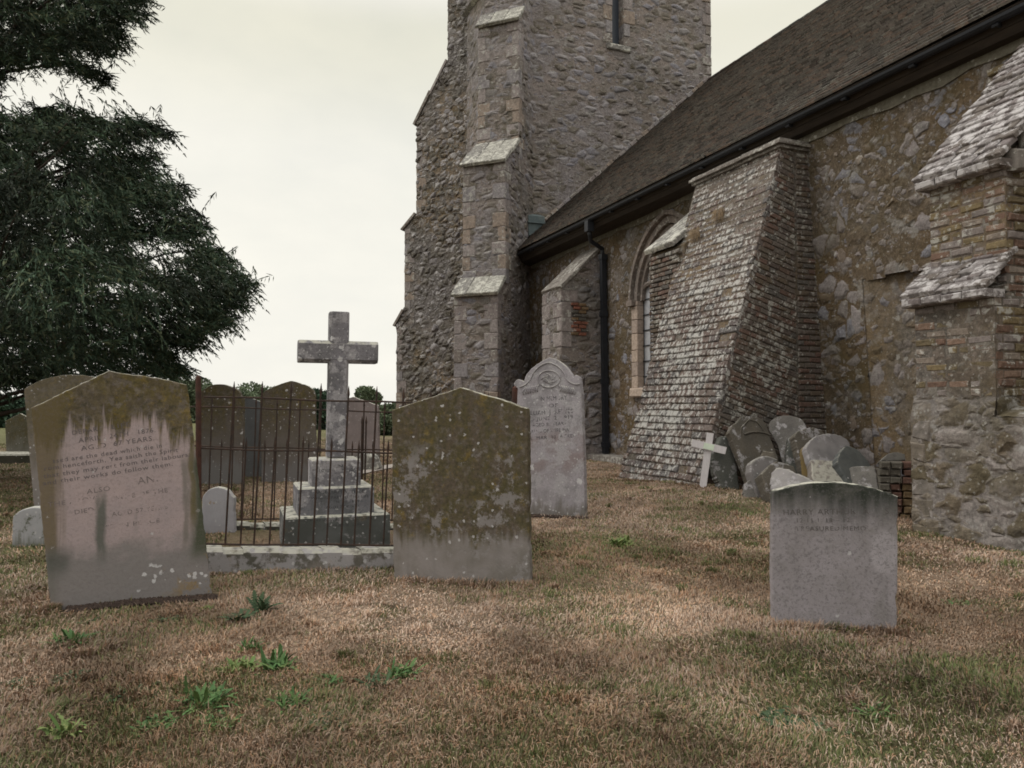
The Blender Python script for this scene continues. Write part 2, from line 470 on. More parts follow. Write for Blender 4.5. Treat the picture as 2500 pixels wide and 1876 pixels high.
M['roof_tile'] = block_mat('roof tile', [(0.052, 0.045, 0.042), (0.047, 0.043, 0.040), (0.06, 0.045, 0.040), (0.052, 0.046, 0.040), (0.085, 0.05, 0.04), (0.043, 0.041, 0.039)], 20, lich=0.16, orange=0.0, dark=0.3, white=(0.22, 0.21, 0.19))

def simple(name, c1, c2, scale, rough=0.8, metal=0.0, bs=0.3, bd=0.005, spec=0.3, stretch=(1, 1, 1)):
    g = NT(name)
    v = g.vec(g.obj, stretch)
    n = g.noise(v, scale, 8, 0.65)
    col = g.mix(g.sm(n, 0.3, 0.7), c1, c2)
    return g.done(col, rough, g.bump(n, bs, bd), metal=metal, spec=spec)

M['rust'] = simple('rusty iron', (0.062, 0.036, 0.026), (0.028, 0.022, 0.020), 22, 0.85, bs=0.6, bd=0.004)
M['rust_post'] = simple('rusty post', (0.085, 0.036, 0.026), (0.04, 0.022, 0.018), 14, 0.85, bs=0.6, bd=0.004)
M['black_paint'] = simple('black painted iron', (0.014, 0.016, 0.022), (0.022, 0.024, 0.03), 5, 0.55, spec=0.35)
M['lead'] = simple('weathered lead', (0.085, 0.115, 0.125), (0.14, 0.17, 0.175), 3, 0.6, spec=0.3)
M['dark_wood'] = simple('dark weathered boarding', (0.028, 0.022, 0.018), (0.05, 0.038, 0.03), 7, 0.85, stretch=(3, 0.5, 3))
M['grey_wood'] = simple('greyed oak', (0.47, 0.44, 0.455), (0.56, 0.53, 0.545), 20, 0.8, stretch=(4, 4, 0.4))
M['plaque'] = simple('pale green plaque', (0.50, 0.58, 0.47), (0.58, 0.65, 0.54), 10, 0.5)
M['ink'] = simple('cut letters', (0.055, 0.05, 0.05), (0.09, 0.085, 0.08), 10, 0.9)
M['soil'] = simple('dark crumbly soil', (0.035, 0.024, 0.02), (0.075, 0.052, 0.042), 40, 0.95, bs=1.0, bd=0.02)
M['bark'] = simple('bark', (0.045, 0.034, 0.028), (0.075, 0.058, 0.048), 14, 0.95, stretch=(3, 3, 0.5))
M['path'] = simple('pale gravel', (0.30, 0.26, 0.24), (0.38, 0.34, 0.31), 30, 0.95, bs=0.8, bd=0.01)
M['straw'] = simple('dead grass', (0.20, 0.14, 0.085), (0.30, 0.22, 0.14), 9, 0.9)

def glass_mat():
    g = NT('leaded glass')
    n = g.noise(g.obj, 7, 3)
    return g.done(g.mix(g.sm(n, .3, .7), (0.34, 0.35, 0.39), (0.44, 0.45, 0.48)), 0.25, g.bump(n, 0.25, 0.01), spec=0.6)
M['glass'] = glass_mat()
g = NT('dark window void'); M['void'] = g.done((0.045, 0.055, 0.075), 0.35, spec=0.5)

def leaf_mat(name, pal, var=0.5):
    g = NT(name)
    r = g.island(); n = len(pal)
    col = g.ramp(r, [(i / max(1, n - 1), p) for i, p in enumerate(pal)])
    big = g.noise(g.obj, 1.2, 3)
    col = g.mix(g.sm(big, 0.35, 0.65), g.mix(1.0, col, (1 - var * .5,) * 3, 'MULTIPLY'), g.mix(1.0, col, (1 + var * .5,) * 3, 'MULTIPLY'))
    m = g.done(col, 0.75, spec=0.2)
    return m
M['yew'] = leaf_mat('yew foliage', [(0.016, 0.030, 0.019), (0.027, 0.047, 0.029), (0.042, 0.066, 0.038), (0.062, 0.066, 0.036)], 1.3)
M['far_leaf'] = leaf_mat('hedge foliage', [(0.075, 0.105, 0.06), (0.11, 0.14, 0.085), (0.13, 0.15, 0.09)])
M['far_dark'] = leaf_mat('dark foliage', [(0.035, 0.065, 0.045), (0.05, 0.085, 0.055), (0.06, 0.095, 0.06)])
M['weed'] = leaf_mat('weed leaves', [(0.052, 0.112, 0.04), (0.075, 0.14, 0.048), (0.12, 0.17, 0.06)])
M['weed_dark'] = leaf_mat('dark weed leaves', [(0.038, 0.066, 0.034), (0.058, 0.092, 0.045)])
M['weed_light'] = leaf_mat('light weed leaves', [(0.10, 0.165, 0.05), (0.15, 0.20, 0.07), (0.19, 0.21, 0.08)])

def attr_mat(name, rough=0.9):
    g = NT(name)
    c = g.attr('col')
    return g.done(c, rough, spec=0.15)
M['grass'] = attr_mat('grass blades')
def ground_mat():
    g = NT('churchyard earth')
    c = g.attr('col')
    n = g.noise(g.obj, 22, 8, 0.75)
    n2 = g.noise(g.obj, 90, 4, 0.7)
    c = g.mix(g.sm(n, 0.25, 0.75), g.mix(1.0, c, (0.55, 0.53, 0.5), 'MULTIPLY'), g.mix(1.0, c, (1.3, 1.3, 1.3), 'MULTIPLY'))
    return g.done(c, 0.95, g.bump(g.addm(n, n2), 1.0, 0.03), spec=0.1)
M['ground'] = ground_mat()

def headstone_mat(name, pale, grey, moss=None, moss_z=(9, 10), dirt_low=None, white=0.3, white_big=0.0, orange=0.0, drip=0.25,
                  streak=0.0, speck=0.0, dark_top=None, patch=0.0, mossc=(0.105, 0.085, 0.03), extra=None, cover=0.9, cx=0.0, top=1.0):
    """x across, z up from the ground: growth at the top running down in drips, damp at the foot, lichen spots"""
    g = NT(name)
    s = g.sep(g.obj); X, Z = s[0], s[2]
    n1 = g.noise(g.obj, 4, 6, 0.6)
    n2 = g.noise(g.obj, 34, 8, 0.7)
    col = g.mix(g.sm(n1, 0.35, 0.65), pale, grey)
    drips = g.noise(g.vec(g.obj, (1, 1, 0.07)), 17, 4, 0.62)
    drips2 = g.noise(g.vec(g.obj, (1, 1, 0.12), (5, 0, 0)), 6, 4, 0.6)
    if dirt_low:
        z0, c = dirt_low
        m = g.sm(g.addm(Z, g.mul(g.sub(drips, 0.5), -0.5)), z0 + 0.07, z0 - 0.07)
        col = g.mix(g.mul(m, 0.9), col, c)
    if streak:
        m = g.mul(g.sm(drips2, 0.52, 0.66), streak)
        col = g.mix(m, col, (0.085, 0.085, 0.08))
    if dark_top:
        z0, w, c = dark_top
        m = g.sm(g.addm(Z, g.mul(g.sub(drips2, 0.5), 0.5)), z0 - w, z0 + w)
        m = g.mul(m, g.sm(g.addm(g.noise(g.obj, 70, 4, 0.8), g.mul(m, 0.25)), 0.30, 0.62))
        col = g.mix(m, col, c)
    if moss:
        zz = g.addm(g.addm(Z, g.mul(g.sub(drips, 0.5), drip)), g.mul(g.math('ABSOLUTE', g.sub(X, cx)), cover * 0 + 0.0))
        m = g.sm(zz, moss_z[0], moss_z[1])
        bl = g.noise(g.vec(g.obj, (1, 1, 0.6)), 7, 8, 0.7)
        mc = g.mix(g.sm(bl, 0.40, 0.58), moss, mossc)
        mc = g.mix(g.mul(g.sm(g.noise(g.vec(g.obj, loc=(2, 0, 6)), 16, 8, 0.75), 0.50, 0.60), 0.65), mc, (0.16, 0.14, 0.125))
        mc = g.mix(g.mul(g.sm(g.noise(g.vec(g.obj, loc=(8, 0, 1)), 20, 8, 0.75), 0.53, 0.62), 0.7), mc, (0.05, 0.048, 0.025))
        mc = g.mix(g.mul(g.sm(g.noise(g.obj, 10, 7, 0.75), 0.54, 0.64), 0.6), mc, (0.20, 0.14, 0.03))
        mc = g.mix(g.sm(n2, 0.3, 0.75), g.mix(1.0, mc, (0.6, 0.6, 0.6), 'MULTIPLY'), g.mix(1.0, mc, (1.25, 1.25, 1.25), 'MULTIPLY'))
        col = g.mix(g.mul(m, cover), col, mc)
    if extra: col = extra(g, col, X, Z, drips, n1, n2)
    if patch:
        m = lichen_patches(g, g.vec(g.obj, loc=(3, 1, 2)), 6, 0.60 - 0.12 * patch, 0.66 - 0.1 * patch)
        col = g.mix(g.mul(m, 0.75), col, (0.36, 0.345, 0.36))
    if speck:
        m = g.sm(g.noise(g.obj, 60, 4, 0.8), 0.50, 0.62)
        col = g.mix(g.mul(m, speck), col, tuple(k * 0.45 for k in grey))
    if white:
        col = g.mix(g.mul(spots(g, g.obj, 30, white * 0.55, 0.42), 0.85), col, (0.46, 0.45, 0.46))
    if white_big:
        w = spots(g, g.vec(g.obj, loc=(2, 2, 2.3)), 11, white_big * 0.4, 0.34, 0.03)
        col = g.mix(g.mul(w, 0.9), col, (0.50, 0.49, 0.50))
    if orange:
        m = lichen_patches(g, g.vec(g.obj, loc=(7, 7, 0)), 6, 0.60, 0.66)
        col = g.mix(g.mul(m, orange), col, (0.27, 0.16, 0.035))
    # bare or lichened top edges: what grows on faces that look up
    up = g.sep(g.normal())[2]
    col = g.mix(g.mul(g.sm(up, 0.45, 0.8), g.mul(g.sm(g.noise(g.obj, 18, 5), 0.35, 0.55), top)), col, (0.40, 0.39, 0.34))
    h = g.addm(g.mul(n2, 0.6), n1)
    return g.done(col, 0.93, g.bump(h, 0.55, 0.012), spec=0.15)
# ------------------------------------------------------------------ the church
# the nave's long side runs along Y (away from the camera is +Y, west); its outer face looks towards -X
U3 = Vector
EXV, EYV, EZV = Vector((1, 0, 0)), Vector((0, 1, 0)), Vector((0, 0, 1))
church = empty('church', (8.6, 12.0, 0), 'old rubble stone church with square buttressed tower and long brown tiled nave roof', 'church')
YT = 19.8                      # east face of the tower
WALL_TOP = 5.25

def wall_x(y, z):
    """the nave wall leans outwards, more so towards the east"""
    lean = 0.012 + 0.058 * min(1.0, max(0.0, (13.5 - y) / 5.0))
    return 8.62 - lean * z

# nave wall, with the window opening and the blocked recess left out
W_Y0, W_Y1, W_SILL, W_SPR, W_APX = 11.35, 13.95, 1.67, 3.5, 5.10
W_MID = (W_Y0 + W_Y1) / 2
def arch_hw(z, hw, spr, apx):
    """half width of a two-centred pointed arch"""
    if z <= spr: return hw
    H = apx - spr
    R = (hw * hw + H * H) / (2 * hw)
    q = R * R - (z - spr) ** 2
    return max(0.0, math.sqrt(max(q, 0)) - (R - hw))
def nave_keep(p):
    if W_SILL < p.z < W_APX and abs(p.y - W_MID) < arch_hw(p.z, (W_Y1 - W_Y0) / 2, W_SPR, W_APX): return False
    if 5.9 < p.y < 7.72 and p.z < 2.97 + .03 * math.sin(p.y * 9): return False
    return True
w = MB()
w.quadgrid((0, YT, -0.4), (0, 3.5, -0.4), (0, 3.5, WALL_TOP), (0, YT, WALL_TOP), 0.035, keep=nave_keep)
w.v = [(wall_x(y, z), y, z) for x, y, z in w.v]
w.quadgrid((8.55, 3.5, -0.4), (8.55, -4, -0.4), (8.25, -4, WALL_TOP), (8.25, 3.5, WALL_TOP), 0.25)
w.build('nave_wall', M['nave'], church)
# blocked opening, set back under a rough lintel
r = MB()
r.quadgrid((0, 7.95, -0.4), (0, 5.8, -0.4), (0, 5.8, 3.15), (0, 7.95, 3.15), 0.04)
r.v = [(wall_x(y, z) + .012 + .11 * min(1, max(0, (7.62 - y) / .5)) * min(1, max(.2, (z - 1.6) / 1.2)), y, z) for x, y, z in r.v]
r.build('blocked_opening', M['infill'], church)
# body behind the wall so that nothing shows through
b = MB()
b.aabox(8.9, 9.1, -4, YT, -0.3, 5.2)
b.build('inner_wall', M['mortar'], church)

# scattered larger facing stones standing proud of the nave wall
st = MB()
for k in range(95):
    y = random.uniform(5.3, 8.4) if k < 48 else random.uniform(13.9, 19.4); z = random.uniform(0.5, 5.0)
    if 5.8 < y < 7.85 and z < 3.2: continue
    s = random.uniform(0.045, 0.10) * random.uniform(0.8, 1.25)
    c = Vector((wall_x(y, z) - 0.012, y, z))
    nn = random.randint(7, 9); V = []
    a0 = random.random() * 6
    el = random.uniform(0.75, 1.4)
    rr = [random.uniform(0.62, 1.2) for _ in range(nn)]
    for depth, sc in ((0.06, 1.05), (0.006, 1.0), (-0.004, 0.90), (-0.008, 0.6)):
        for q in range(nn):
            an = a0 + 2 * math.pi * q / nn
            V.append(c + Vector((depth + random.uniform(-.004, .004), math.cos(an) * s * rr[q] * sc, math.sin(an) * s * el * rr[q] * sc)))
    V.append(c + Vector((-0.010, 0, 0)))
    F = []
    for L in range(3):
        for q in range(nn): F.append((L * nn + q, L * nn + (q + 1) % nn, (L + 1) * nn + (q + 1) % nn, (L + 1) * nn + q))
    for q in range(nn): F.append((3 * nn + q, 3 * nn + (q + 1) % nn, 4 * nn))
    st.add(V, F)
tag(st.build('facing_stones', block_mat('facing stones', [(0.30, 0.265, 0.265), (0.24, 0.24, 0.28), (0.32, 0.275, 0.255), (0.20, 0.16, 0.13), (0.27, 0.245, 0.24), (0.25, 0.23, 0.23), (0.28, 0.235, 0.20)], 14, lich=0.25, dark=0.75, bumpd=0.02), church), kind='stuff')

# pale cement fillet along the wall top, dark boarding, gutter
b = MB()
pts = []
N = 60
for i in range(N + 1):
    y = -3 + (YT - 0.4 + 3) * i / N
    pts.append((y, WALL_TOP - 0.12 - 0.05 * math.sin(y * 5.1) * math.sin(y * 2.3)))
for (y0, z0), (y1, z1) in zip(pts, pts[1:]):
    xa, xb = wall_x(y0, 5.1) - 0.035, wall_x(y1, 5.1) - 0.035
    b.hexa([(xa, y0, z0), (xa + .1, y0, z0), (xb + .1, y1, z1), (xb, y1, z1), (xa, y0, 5.26), (xa + .1, y0, 5.26), (xb + .1, y1, 5.26), (xb, y1, 5.26)])
b.build('wall_top_fillet', M['cement'], church)
b = MB()
b.hexa([(8.08, -4, 5.26), (8.45, -4, 5.24), (8.60, YT, 5.24), (8.12, YT, 5.26), (8.02, -4, 5.34), (8.45, -4, 5.33), (8.6, YT, 5.33), (8.06, YT, 5.34)])
b.hexa([(8.03, -4, 5.345), (8.13, -4, 5.345), (8.13, YT, 5.345), (8.03, YT, 5.345), (7.99, -4, 5.44), (8.09, -4, 5.44), (8.09, YT, 5.44), (7.99, YT, 5.44)])
b.hexa([(8.0, -4, 5.445), (8.8, -4, 5.445), (8.8, YT, 5.445), (8.0, YT, 5.445), (8.0, -4, 5.46), (8.8, -4, 5.46), (8.8, YT, 5.46), (8.0, YT, 5.46)])
b.build('eaves_boarding', M['dark_wood'], church)
gt = MB()
for i in range(24):       # half-round gutter in lengths
    y0 = -4 + i * 0.98; y1 = min(y0 + 0.99, YT - 0.6)
    if y0 > y1: break
    V = []; F = []
    m = 7
    for y in (y0, y1):
        for k in range(m):
            a = math.pi + math.pi * k / (m - 1)
            V.append((7.93 + 0.062 * math.cos(a), y, 5.445 + 0.062 * math.sin(a) - 0.0015 * (y % 2)))
        for k in range(m):
            a = 2 * math.pi - math.pi * k / (m - 1)
            V.append((7.93 + 0.052 * math.cos(a), y, 5.447 + 0.052 * math.sin(a) - 0.0015 * (y % 2)))
    q = 2 * m
    for k in range(q): F.append((k, (k + 1) % q, q + (k + 1) % q, q + k))
    gt.add(V, F)
gut = gt.build('gutter', M['black_paint'], church)
br = MB()
for y in np.arange(2.3, 18.9, 1.05):
    br = MB()
    br.tube([(7.93, y, 5.38), (7.99, y, 5.37), (8.05, y, 5.42)], 0.018, 6)
    br.tube([(7.93, y - 0.04, 5.372), (7.93, y + 0.04, 5.372)], 0.022, 6)
    br.build('bracket', M['black_paint'], gut)

# nave roof: every tile a piece of its own, laid in broken courses
RX0, RZ0 = 7.92, 5.50
RIDGE_X, RIDGE_Z = 15.0, 11.8
sl = Vector((RIDGE_X - RX0, 0, RIDGE_Z - RZ0)); SLEN = sl.length; sl.normalize()
nrm = Vector((-sl.z, 0, sl.x))
gauge = 0.152
ncrs = int(SLEN / gauge)
tv = []; tf = []
for c in range(ncrs):
    s0 = c * gauge
    off = (0.5 if c % 2 else 0.0) * 0.165
    y = -4 + off
    wav = 0.0
    while y < YT - 0.02:
        wdt = 0.160 + random.uniform(-0.004, 0.004)
        y1 = min(y + wdt, YT)
        sag = 0.05 * float(fbm(np.array([s0 * 0.25]), np.array([y * 0.22]), 21, 3)[0]) - 0.015
        jt = random.uniform(-0.002, 0.002); ju = random.uniform(-0.003, 0.003); rot = random.uniform(-0.002, 0.002)
        if random.random() < 0.015: jt += 0.010; ju -= random.uniform(.01, .04); rot *= 6
        lift = 0.048 + jt
        base = Vector((RX0, 0, RZ0)) + sl * (s0 + ju) + nrm * sag
        top = base + sl * (gauge * 1.75) + nrm * 0.002
        b0 = len(tv)
        p = [base + nrm * lift + sl * rot, base + nrm * lift - sl * rot, top, top, base + nrm * (lift - 0.034) + sl * rot, base + nrm * (lift - 0.034) - sl * rot]
        ys = (y, y1, y1, y, y, y1)
        for q, yy in zip(p, ys): tv.append((q.x, yy, q.z))
        tf += [(b0, b0 + 1, b0 + 2, b0 + 3), (b0 + 4, b0 + 5, b0 + 1, b0), (b0 + 4, b0, b0 + 3), (b0 + 1, b0 + 5, b0 + 2)]
        y += wdt + 0.005
rf = MB(); rf.v = tv; rf.f = tf
roof = rf.build('roof', M['roof_tile'], church)
roof.data.materials.append(M['tile_edge'])
_mi = np.zeros(len(roof.data.polygons), np.int32); _mi[1::4] = 1
roof.data.polygons.foreach_set('material_index', _mi)
b = MB()
b.hexa([(RX0 + .02, -4, RZ0 - .035), (RIDGE_X, -4, RIDGE_Z - .035), (RIDGE_X, YT, RIDGE_Z - .035), (RX0 + .02, YT, RZ0 - .035),
        (RX0 + .0, -4, RZ0 - .012), (RIDGE_X, -4, RIDGE_Z - .012), (RIDGE_X, YT, RIDGE_Z - .012), (RX0 + .0, YT, RZ0 - .012)])
b.hexa([(RIDGE_X, -4, RIDGE_Z - .05), (22, -4, 5.5), (22, YT, 5.5), (RIDGE_X, YT, RIDGE_Z - .05), (RIDGE_X, -4, RIDGE_Z), (22.05, -4, 5.55), (22.05, YT, 5.55), (RIDGE_X, YT, RIDGE_Z)])
b.build('roof_deck', M['dark_wood'], church)
rd = MB()
y = -4.0
while y < YT:
    rd.tube([(RIDGE_X, y, RIDGE_Z - 0.02 + random.uniform(-.008, .008)), (RIDGE_X, min(y + 0.33, YT), RIDGE_Z - 0.02 + random.uniform(-.008, .008))], 0.11, 10)
    y += 0.335
rd.build('ridge_tiles', M['roof_tile'], roof)
fl = MB()                                # stone fillet where the roof meets the tower
n_f = 34
for i in range(n_f):
    s0 = SLEN * (i + 0.5) / n_f
    c = Vector((RX0, 0, RZ0)) + sl * s0 + nrm * 0.09
    if i < 2: continue
    fl.brick((c.x, YT - 0.03, c.z), sl, nrm, -EYV, SLEN / n_f / 2 - 0.006, 0.045 + random.uniform(-.01, .012), 0.055, 0.012, 0.012)
fl.build('verge_fillet', M['quoin'], church)
# far gable so that the nave is closed
b = MB()
b.add([(8.9, -4, -.3), (22, -4, -.3), (22, -4, 5.4), (15, -4, 11.7), (8.3, -4, 5.4)], [(0, 1, 2, 3, 4)])
b.build('east_gable', M['nave'], church)

# ---- tower
TX0, TX1, TY1, TZ = 7.9, 15.06, 24.1, 17.0
SLIT_X, SLIT_Z0 = 11.62, 12.36
def slit_keep(p):
    return not (abs(p.x - SLIT_X) < 0.34 and SLIT_Z0 - 0.12 < p.z < 15.6)
t = MB()
t.quadgrid((TX0, YT, -.3), (TX1, YT, -.3), (TX1, YT, TZ), (TX0, YT, TZ), 0.07, keep=slit_keep)
t.quadgrid((TX0, TY1, -.3), (TX0, YT, -.3), (TX0, YT, TZ), (TX0, TY1, TZ), 0.09)
t.quadgrid((TX1, YT, -.3), (TX1, TY1, -.3), (TX1, TY1, TZ), (TX1, YT, TZ), 0.5)
t.quadgrid((TX1, TY1, -.3), (TX0, TY1, -.3), (TX0, TY1, TZ), (TX1, TY1, TZ), 0.5)
tower = t.build('tower_wall', M['tower'], church)
q = MB()                                 # north-east angle quoins and parapet
z = -0.2; k = 0
while z < TZ:
    h = random.uniform(0.24, 0.42); L = 0.34 if k % 2 else 0.20
    q.brick((TX1 - L / 2 + 0.03, YT - 0.0, z + h / 2), EXV, EZV, -EYV, L / 2, h / 2 - 0.01, 0.045, 0.02, 0.012)
    z += h; k += 1
q.build('quoins', M['quoin'], tower)
p = MB()
for a, bb in (((TX0, YT), (TX1, YT)), ((TX1, YT), (TX1, TY1)), ((TX1, TY1), (TX0, TY1)), ((TX0, TY1), (TX0, YT))):
    x0, x1 = sorted((a[0], bb[0])); y0, y1 = sorted((a[1], bb[1]))
    p.aabox(x0 - .12, x1 + .12, y0 - .12, y1 + .12, TZ, TZ + .18)
    p.aabox(x0 - .05, x1 + .05, y0 - .05, y1 + .05, TZ + .182, TZ + 1.1)
    p.aabox(x0 - .1, x1 + .1, y0 - .1, y1 + .1, TZ + 1.102, TZ + 1.25)
p.build('parapet', M['quoin'], tower)
# string course high on the south and east sides
sc = MB()
for z0 in (14.25,):
    sc.hexa([(TX0 - .16, YT - .16, z0), (TX0 - .02, YT - .0, z0 - .08), (TX0 - .02, TY1 + .12, z0 - .08), (TX0 - .16, TY1 + .16, z0),
             (TX0 - .02, YT - .02, z0 + .22), (TX0 + .02, YT, z0 + .22), (TX0 + .02, TY1 + .02, z0 + .22), (TX0 - .02, TY1 + .02, z0 + .22)])
sc.build('string_course', M['cap_stone'], tower)
# slit window
wn = empty('window', (0, 0, 0), None, None); wn.parent = church; wn.location = Vector((SLIT_X, YT, SLIT_Z0)) - church.location
del wn
def sub_empty(name, wloc, parent):
    o = bpy.data.objects.new(name, None); COL.objects.link(o); o.parent = parent
    o.empty_display_size = 0.2
    o.location = wmat(parent).inverted() @ Vector(wloc)
    return o
for o in list(COL.objects):
    if o.name == 'window': bpy.data.objects.remove(o)
sw = MB()
sw.aabox(SLIT_X - .34, SLIT_X + .34, YT + .28, YT + .30, SLIT_Z0 - .1, 15.6)
slit = sw.build('window', M['void'], church)
fr = MB(); fr2 = {-1: MB(), 1: MB()}
z = SLIT_Z0
while z < 15.4:
    h = random.uniform(0.3, 0.46)
    for sgn in (-1, 1):
        L = random.choice((0.11, 0.2, 0.16))
        cxx = SLIT_X + sgn * (0.20 + L)
        fr2[sgn].brick((cxx, YT + 0.125, z + h / 2), EXV, EZV, -EYV, L, h / 2 - 0.008, 0.16, 0.02, 0.008)
    z += h
for k_ in fr2.values(): k_.build('jamb', M['quoin'], slit)
fr = MB()
fr.brick((SLIT_X + .02, YT + 0.06, SLIT_Z0 - 0.10), EXV, EZV, -EYV, 0.42, 0.09, 0.15, 0.03, 0.008)
fr.build('sill', M['cap_stone'], slit)

def tier_buttress(name, C, a, wd, tiers, mat, capmat, top, face_res=0.07):
    """stepped buttress standing on the corner C, pointing along a; tiers = [(projection, z of the top of its front, z where the slope meets the next)]"""
    l = Vector((-a.y, a.x, 0))
    if l.dot(RGT) < 0: l = -l
    hw = wd / 2
    m = MB()
    P = lambda s, p, z: C + l * (s * hw) + a * (p if p > 0 else -hw - .12) + EZV * z
    flip = a.cross(l).z < 0
    z0 = -0.3
    caps = []; qs = []
    for i, (pr, zf, zt) in enumerate(tiers):
        nxt = tiers[i + 1][0] if i + 1 < len(tiers) else .01
        m.quadgrid(P(-1, pr, z0), P(1, pr, z0), P(1, pr, zf), P(-1, pr, zf), face_res)
        for s in (-1, 1):
            A, B = (P(s, 0, z0), P(s, pr, z0)) if s < 0 else (P(s, pr, z0), P(s, 0, z0))
            A2, B2 = (P(s, 0, zf), P(s, pr, zf)) if s < 0 else (P(s, pr, zf), P(s, 0, zf))
            m.quadgrid(A, B, B2, A2, face_res)
            if zt > zf:
                if s < 0: m.quadgrid(P(s, 0, zf), P(s, pr, zf), P(s, nxt, zt), P(s, 0, zt), face_res)
                else: m.quadgrid(P(s, pr, zf), P(s, 0, zf), P(s, 0, zt), P(s, nxt, zt), face_res)
        if zt > zf:
            # two overlapping courses of sloping cap stones
            d = (P(0, nxt, zt) - P(0, pr, zf)); L = d.length; d.normalize(); n = d.cross(l); 
            if n.z < 0: n = -n
            cpm = MB(); caps.append(cpm)
            for cc in range(2 if L > 0.8 else 1):
                rows = 2 if L > 0.8 else 1
                mid = P(0, pr, zf) + d * (L * (cc + 0.5) / rows - 0.06) + n * (0.05 + 0.035 * (1 - cc))
                k = 3
                for j in range(k):
                    cs = mid + l * ((j - (k - 1) / 2) * (wd + 0.14) / k)
                    cpm.brick(cs, l, d, n, (wd + .14) / k / 2 - 0.004, L / rows / 2 + 0.05, 0.045, 0.015, 0.012)
        # quoins on the three visible edges
        z = z0; kk = 0
        qq = {-1: MB(), 1: MB()}
        if pr > .3: qs += list(qq.values())
        while z < zf - 0.05:
            h = min(random.uniform(0.26, 0.44), zf - z)
            L1, L2 = (0.19, 0.11) if kk % 2 else (0.11, 0.19)
            for s in (-1, 1):
                cc = P(s, pr, z + h / 2) - l * (s * (L1 - 0.02)) - a * (L2 - 0.02)
                qq[s].brick(cc, l, EZV, a, L1 + 0.004, h / 2 - 0.004, L2 + 0.004, 0.02, 0.018)
            z += h; kk += 1
        z0 = zf if zt <= zf else zf
        z0 = zf - 0.02
    if flip: m.f = [f_[::-1] for f_ in m.f]
    ob = m.build(name, mat, church)
    for k_ in caps: k_.build('cap', capmat, ob)
    for k_ in qs: k_.build('quoins', M['quoin'], ob)
    return ob

A1 = Vector((-math.sqrt(.5), -math.sqrt(.5), 0))
A2 = Vector((-math.sqrt(.5), math.sqrt(.5), 0))
tier_buttress('tower_buttress', Vector((TX0, YT, 0)), A1, 1.22, [(1.95, 4.16, 4.62), (1.45, 7.76, 8.62), (0.50, 12.05, 12.5), (0.12, 17.0, 17.0)], M['tower'], M['cap_stone'], 17)
tier_buttress('tower_buttress', Vector((TX0, TY1, 0)), A2, 1.2, [(2.02, 4.05, 4.5), (1.72, 7.3, 7.75), (1.27, 10.9, 12.85), (0.10, 17.0, 17.0)], M['tower_flint'], M['quoin'], 17)

# lead box gutter between roof and tower
hb = MB()
c = at_depth(551, 216, 20.6)
hb.hexa([(c.x - .24, YT - .32, c.z - .34), (c.x + .22, YT - .32, c.z - .34), (c.x + .22, YT - .02, c.z - .34), (c.x - .24, YT - .02, c.z - .34),
         (c.x - .27, YT - .35, c.z + .22), (c.x + .25, YT - .35, c.z + .22), (c.x + .25, YT - .02, c.z + .36), (c.x - .27, YT - .02, c.z + .36)])
hb.box((c.x, YT - .2, c.z + .03), EXV, EYV, EZV, .29, .19, .02)
hb.build('lead_box', M['lead'], church)

# ---- small buttress beside the tower
def block_buttress(y0, y1, xf, zf, zt, mat, capmat):
    m = MB()
    xw = 8.62
    m.quadgrid((xf, y1, -.3), (xf, y0, -.3), (xf, y0, zf), (xf, y1, zf), 0.04)
    m.quadgrid((xf, y0, -.3), (xw, y0, -.3), (xw, y0, zf), (xf, y0, zf), 0.04)
    m.quadgrid((xf, y0, zf), (xw, y0, zf), (xw, y0, zt), (xf + .02, y0, zf + .02), 0.04)
    m.quadgrid((xw, y1, -.3), (xf, y1, -.3), (xf, y1, zf), (xw, y1, zf), 0.1)
    ob = m.build('buttress', mat, church)
    cp = MB()
    d = Vector((xw - xf, 0, zt - zf)); L = d.length; d.normalize(); n = Vector((-d.z, 0, d.x))
    rows = 6
    for r_ in range(rows):
        mid = Vector((xf, (y0 + y1) / 2, zf)) + d * (L * (r_ + .5) / rows) + n * 0.03
        for j in (-1, 0, 1):
            cp.brick(mid + EYV * (j * (y1 - y0 + .08) / 3), -EYV, d, n, (y1 - y0 + .08) / 6 - .004, L / rows / 2 + 0.012, 0.032 + .006 * random.random(), 0.01, 0.01)
    cp.build('cap', capmat, ob)
    qs = {1: MB(), -1: MB()}; z = -.2; kk = 0
    while z < zf - 0.1:
        h = min(random.uniform(.26, .4), zf - z)
        L1, L2 = (.22, .12) if kk % 2 else (.12, .2)
        for yy, sg in ((y0, 1), (y1, -1)):
            qs[sg].brick((xf + L2 - .012, yy + sg * (L1 - .02), z + h / 2), EYV, EZV, -EXV, L1 + .01, h / 2 - .008, L2 + .01, .02, .014)
        z += h; kk += 1
    for k_ in qs.values(): k_.build('quoins', M['quoin'], ob)
    return ob
c1 = block_buttress(15.35, 16.35, 7.5, 3.95, 5.0, M['tower'], M['slab'])
rb = MB()
for r_ in range(9):
    for j in range(2):
        rb.brick((7.82 + j * .2 + (r_ % 2) * .06, 15.335, 2.9 + r_ * .085), EXV, EZV, -EYV, .09, .034, .05, .01, .006)
rb.build('brick_patch', M['brick_loose'], c1)

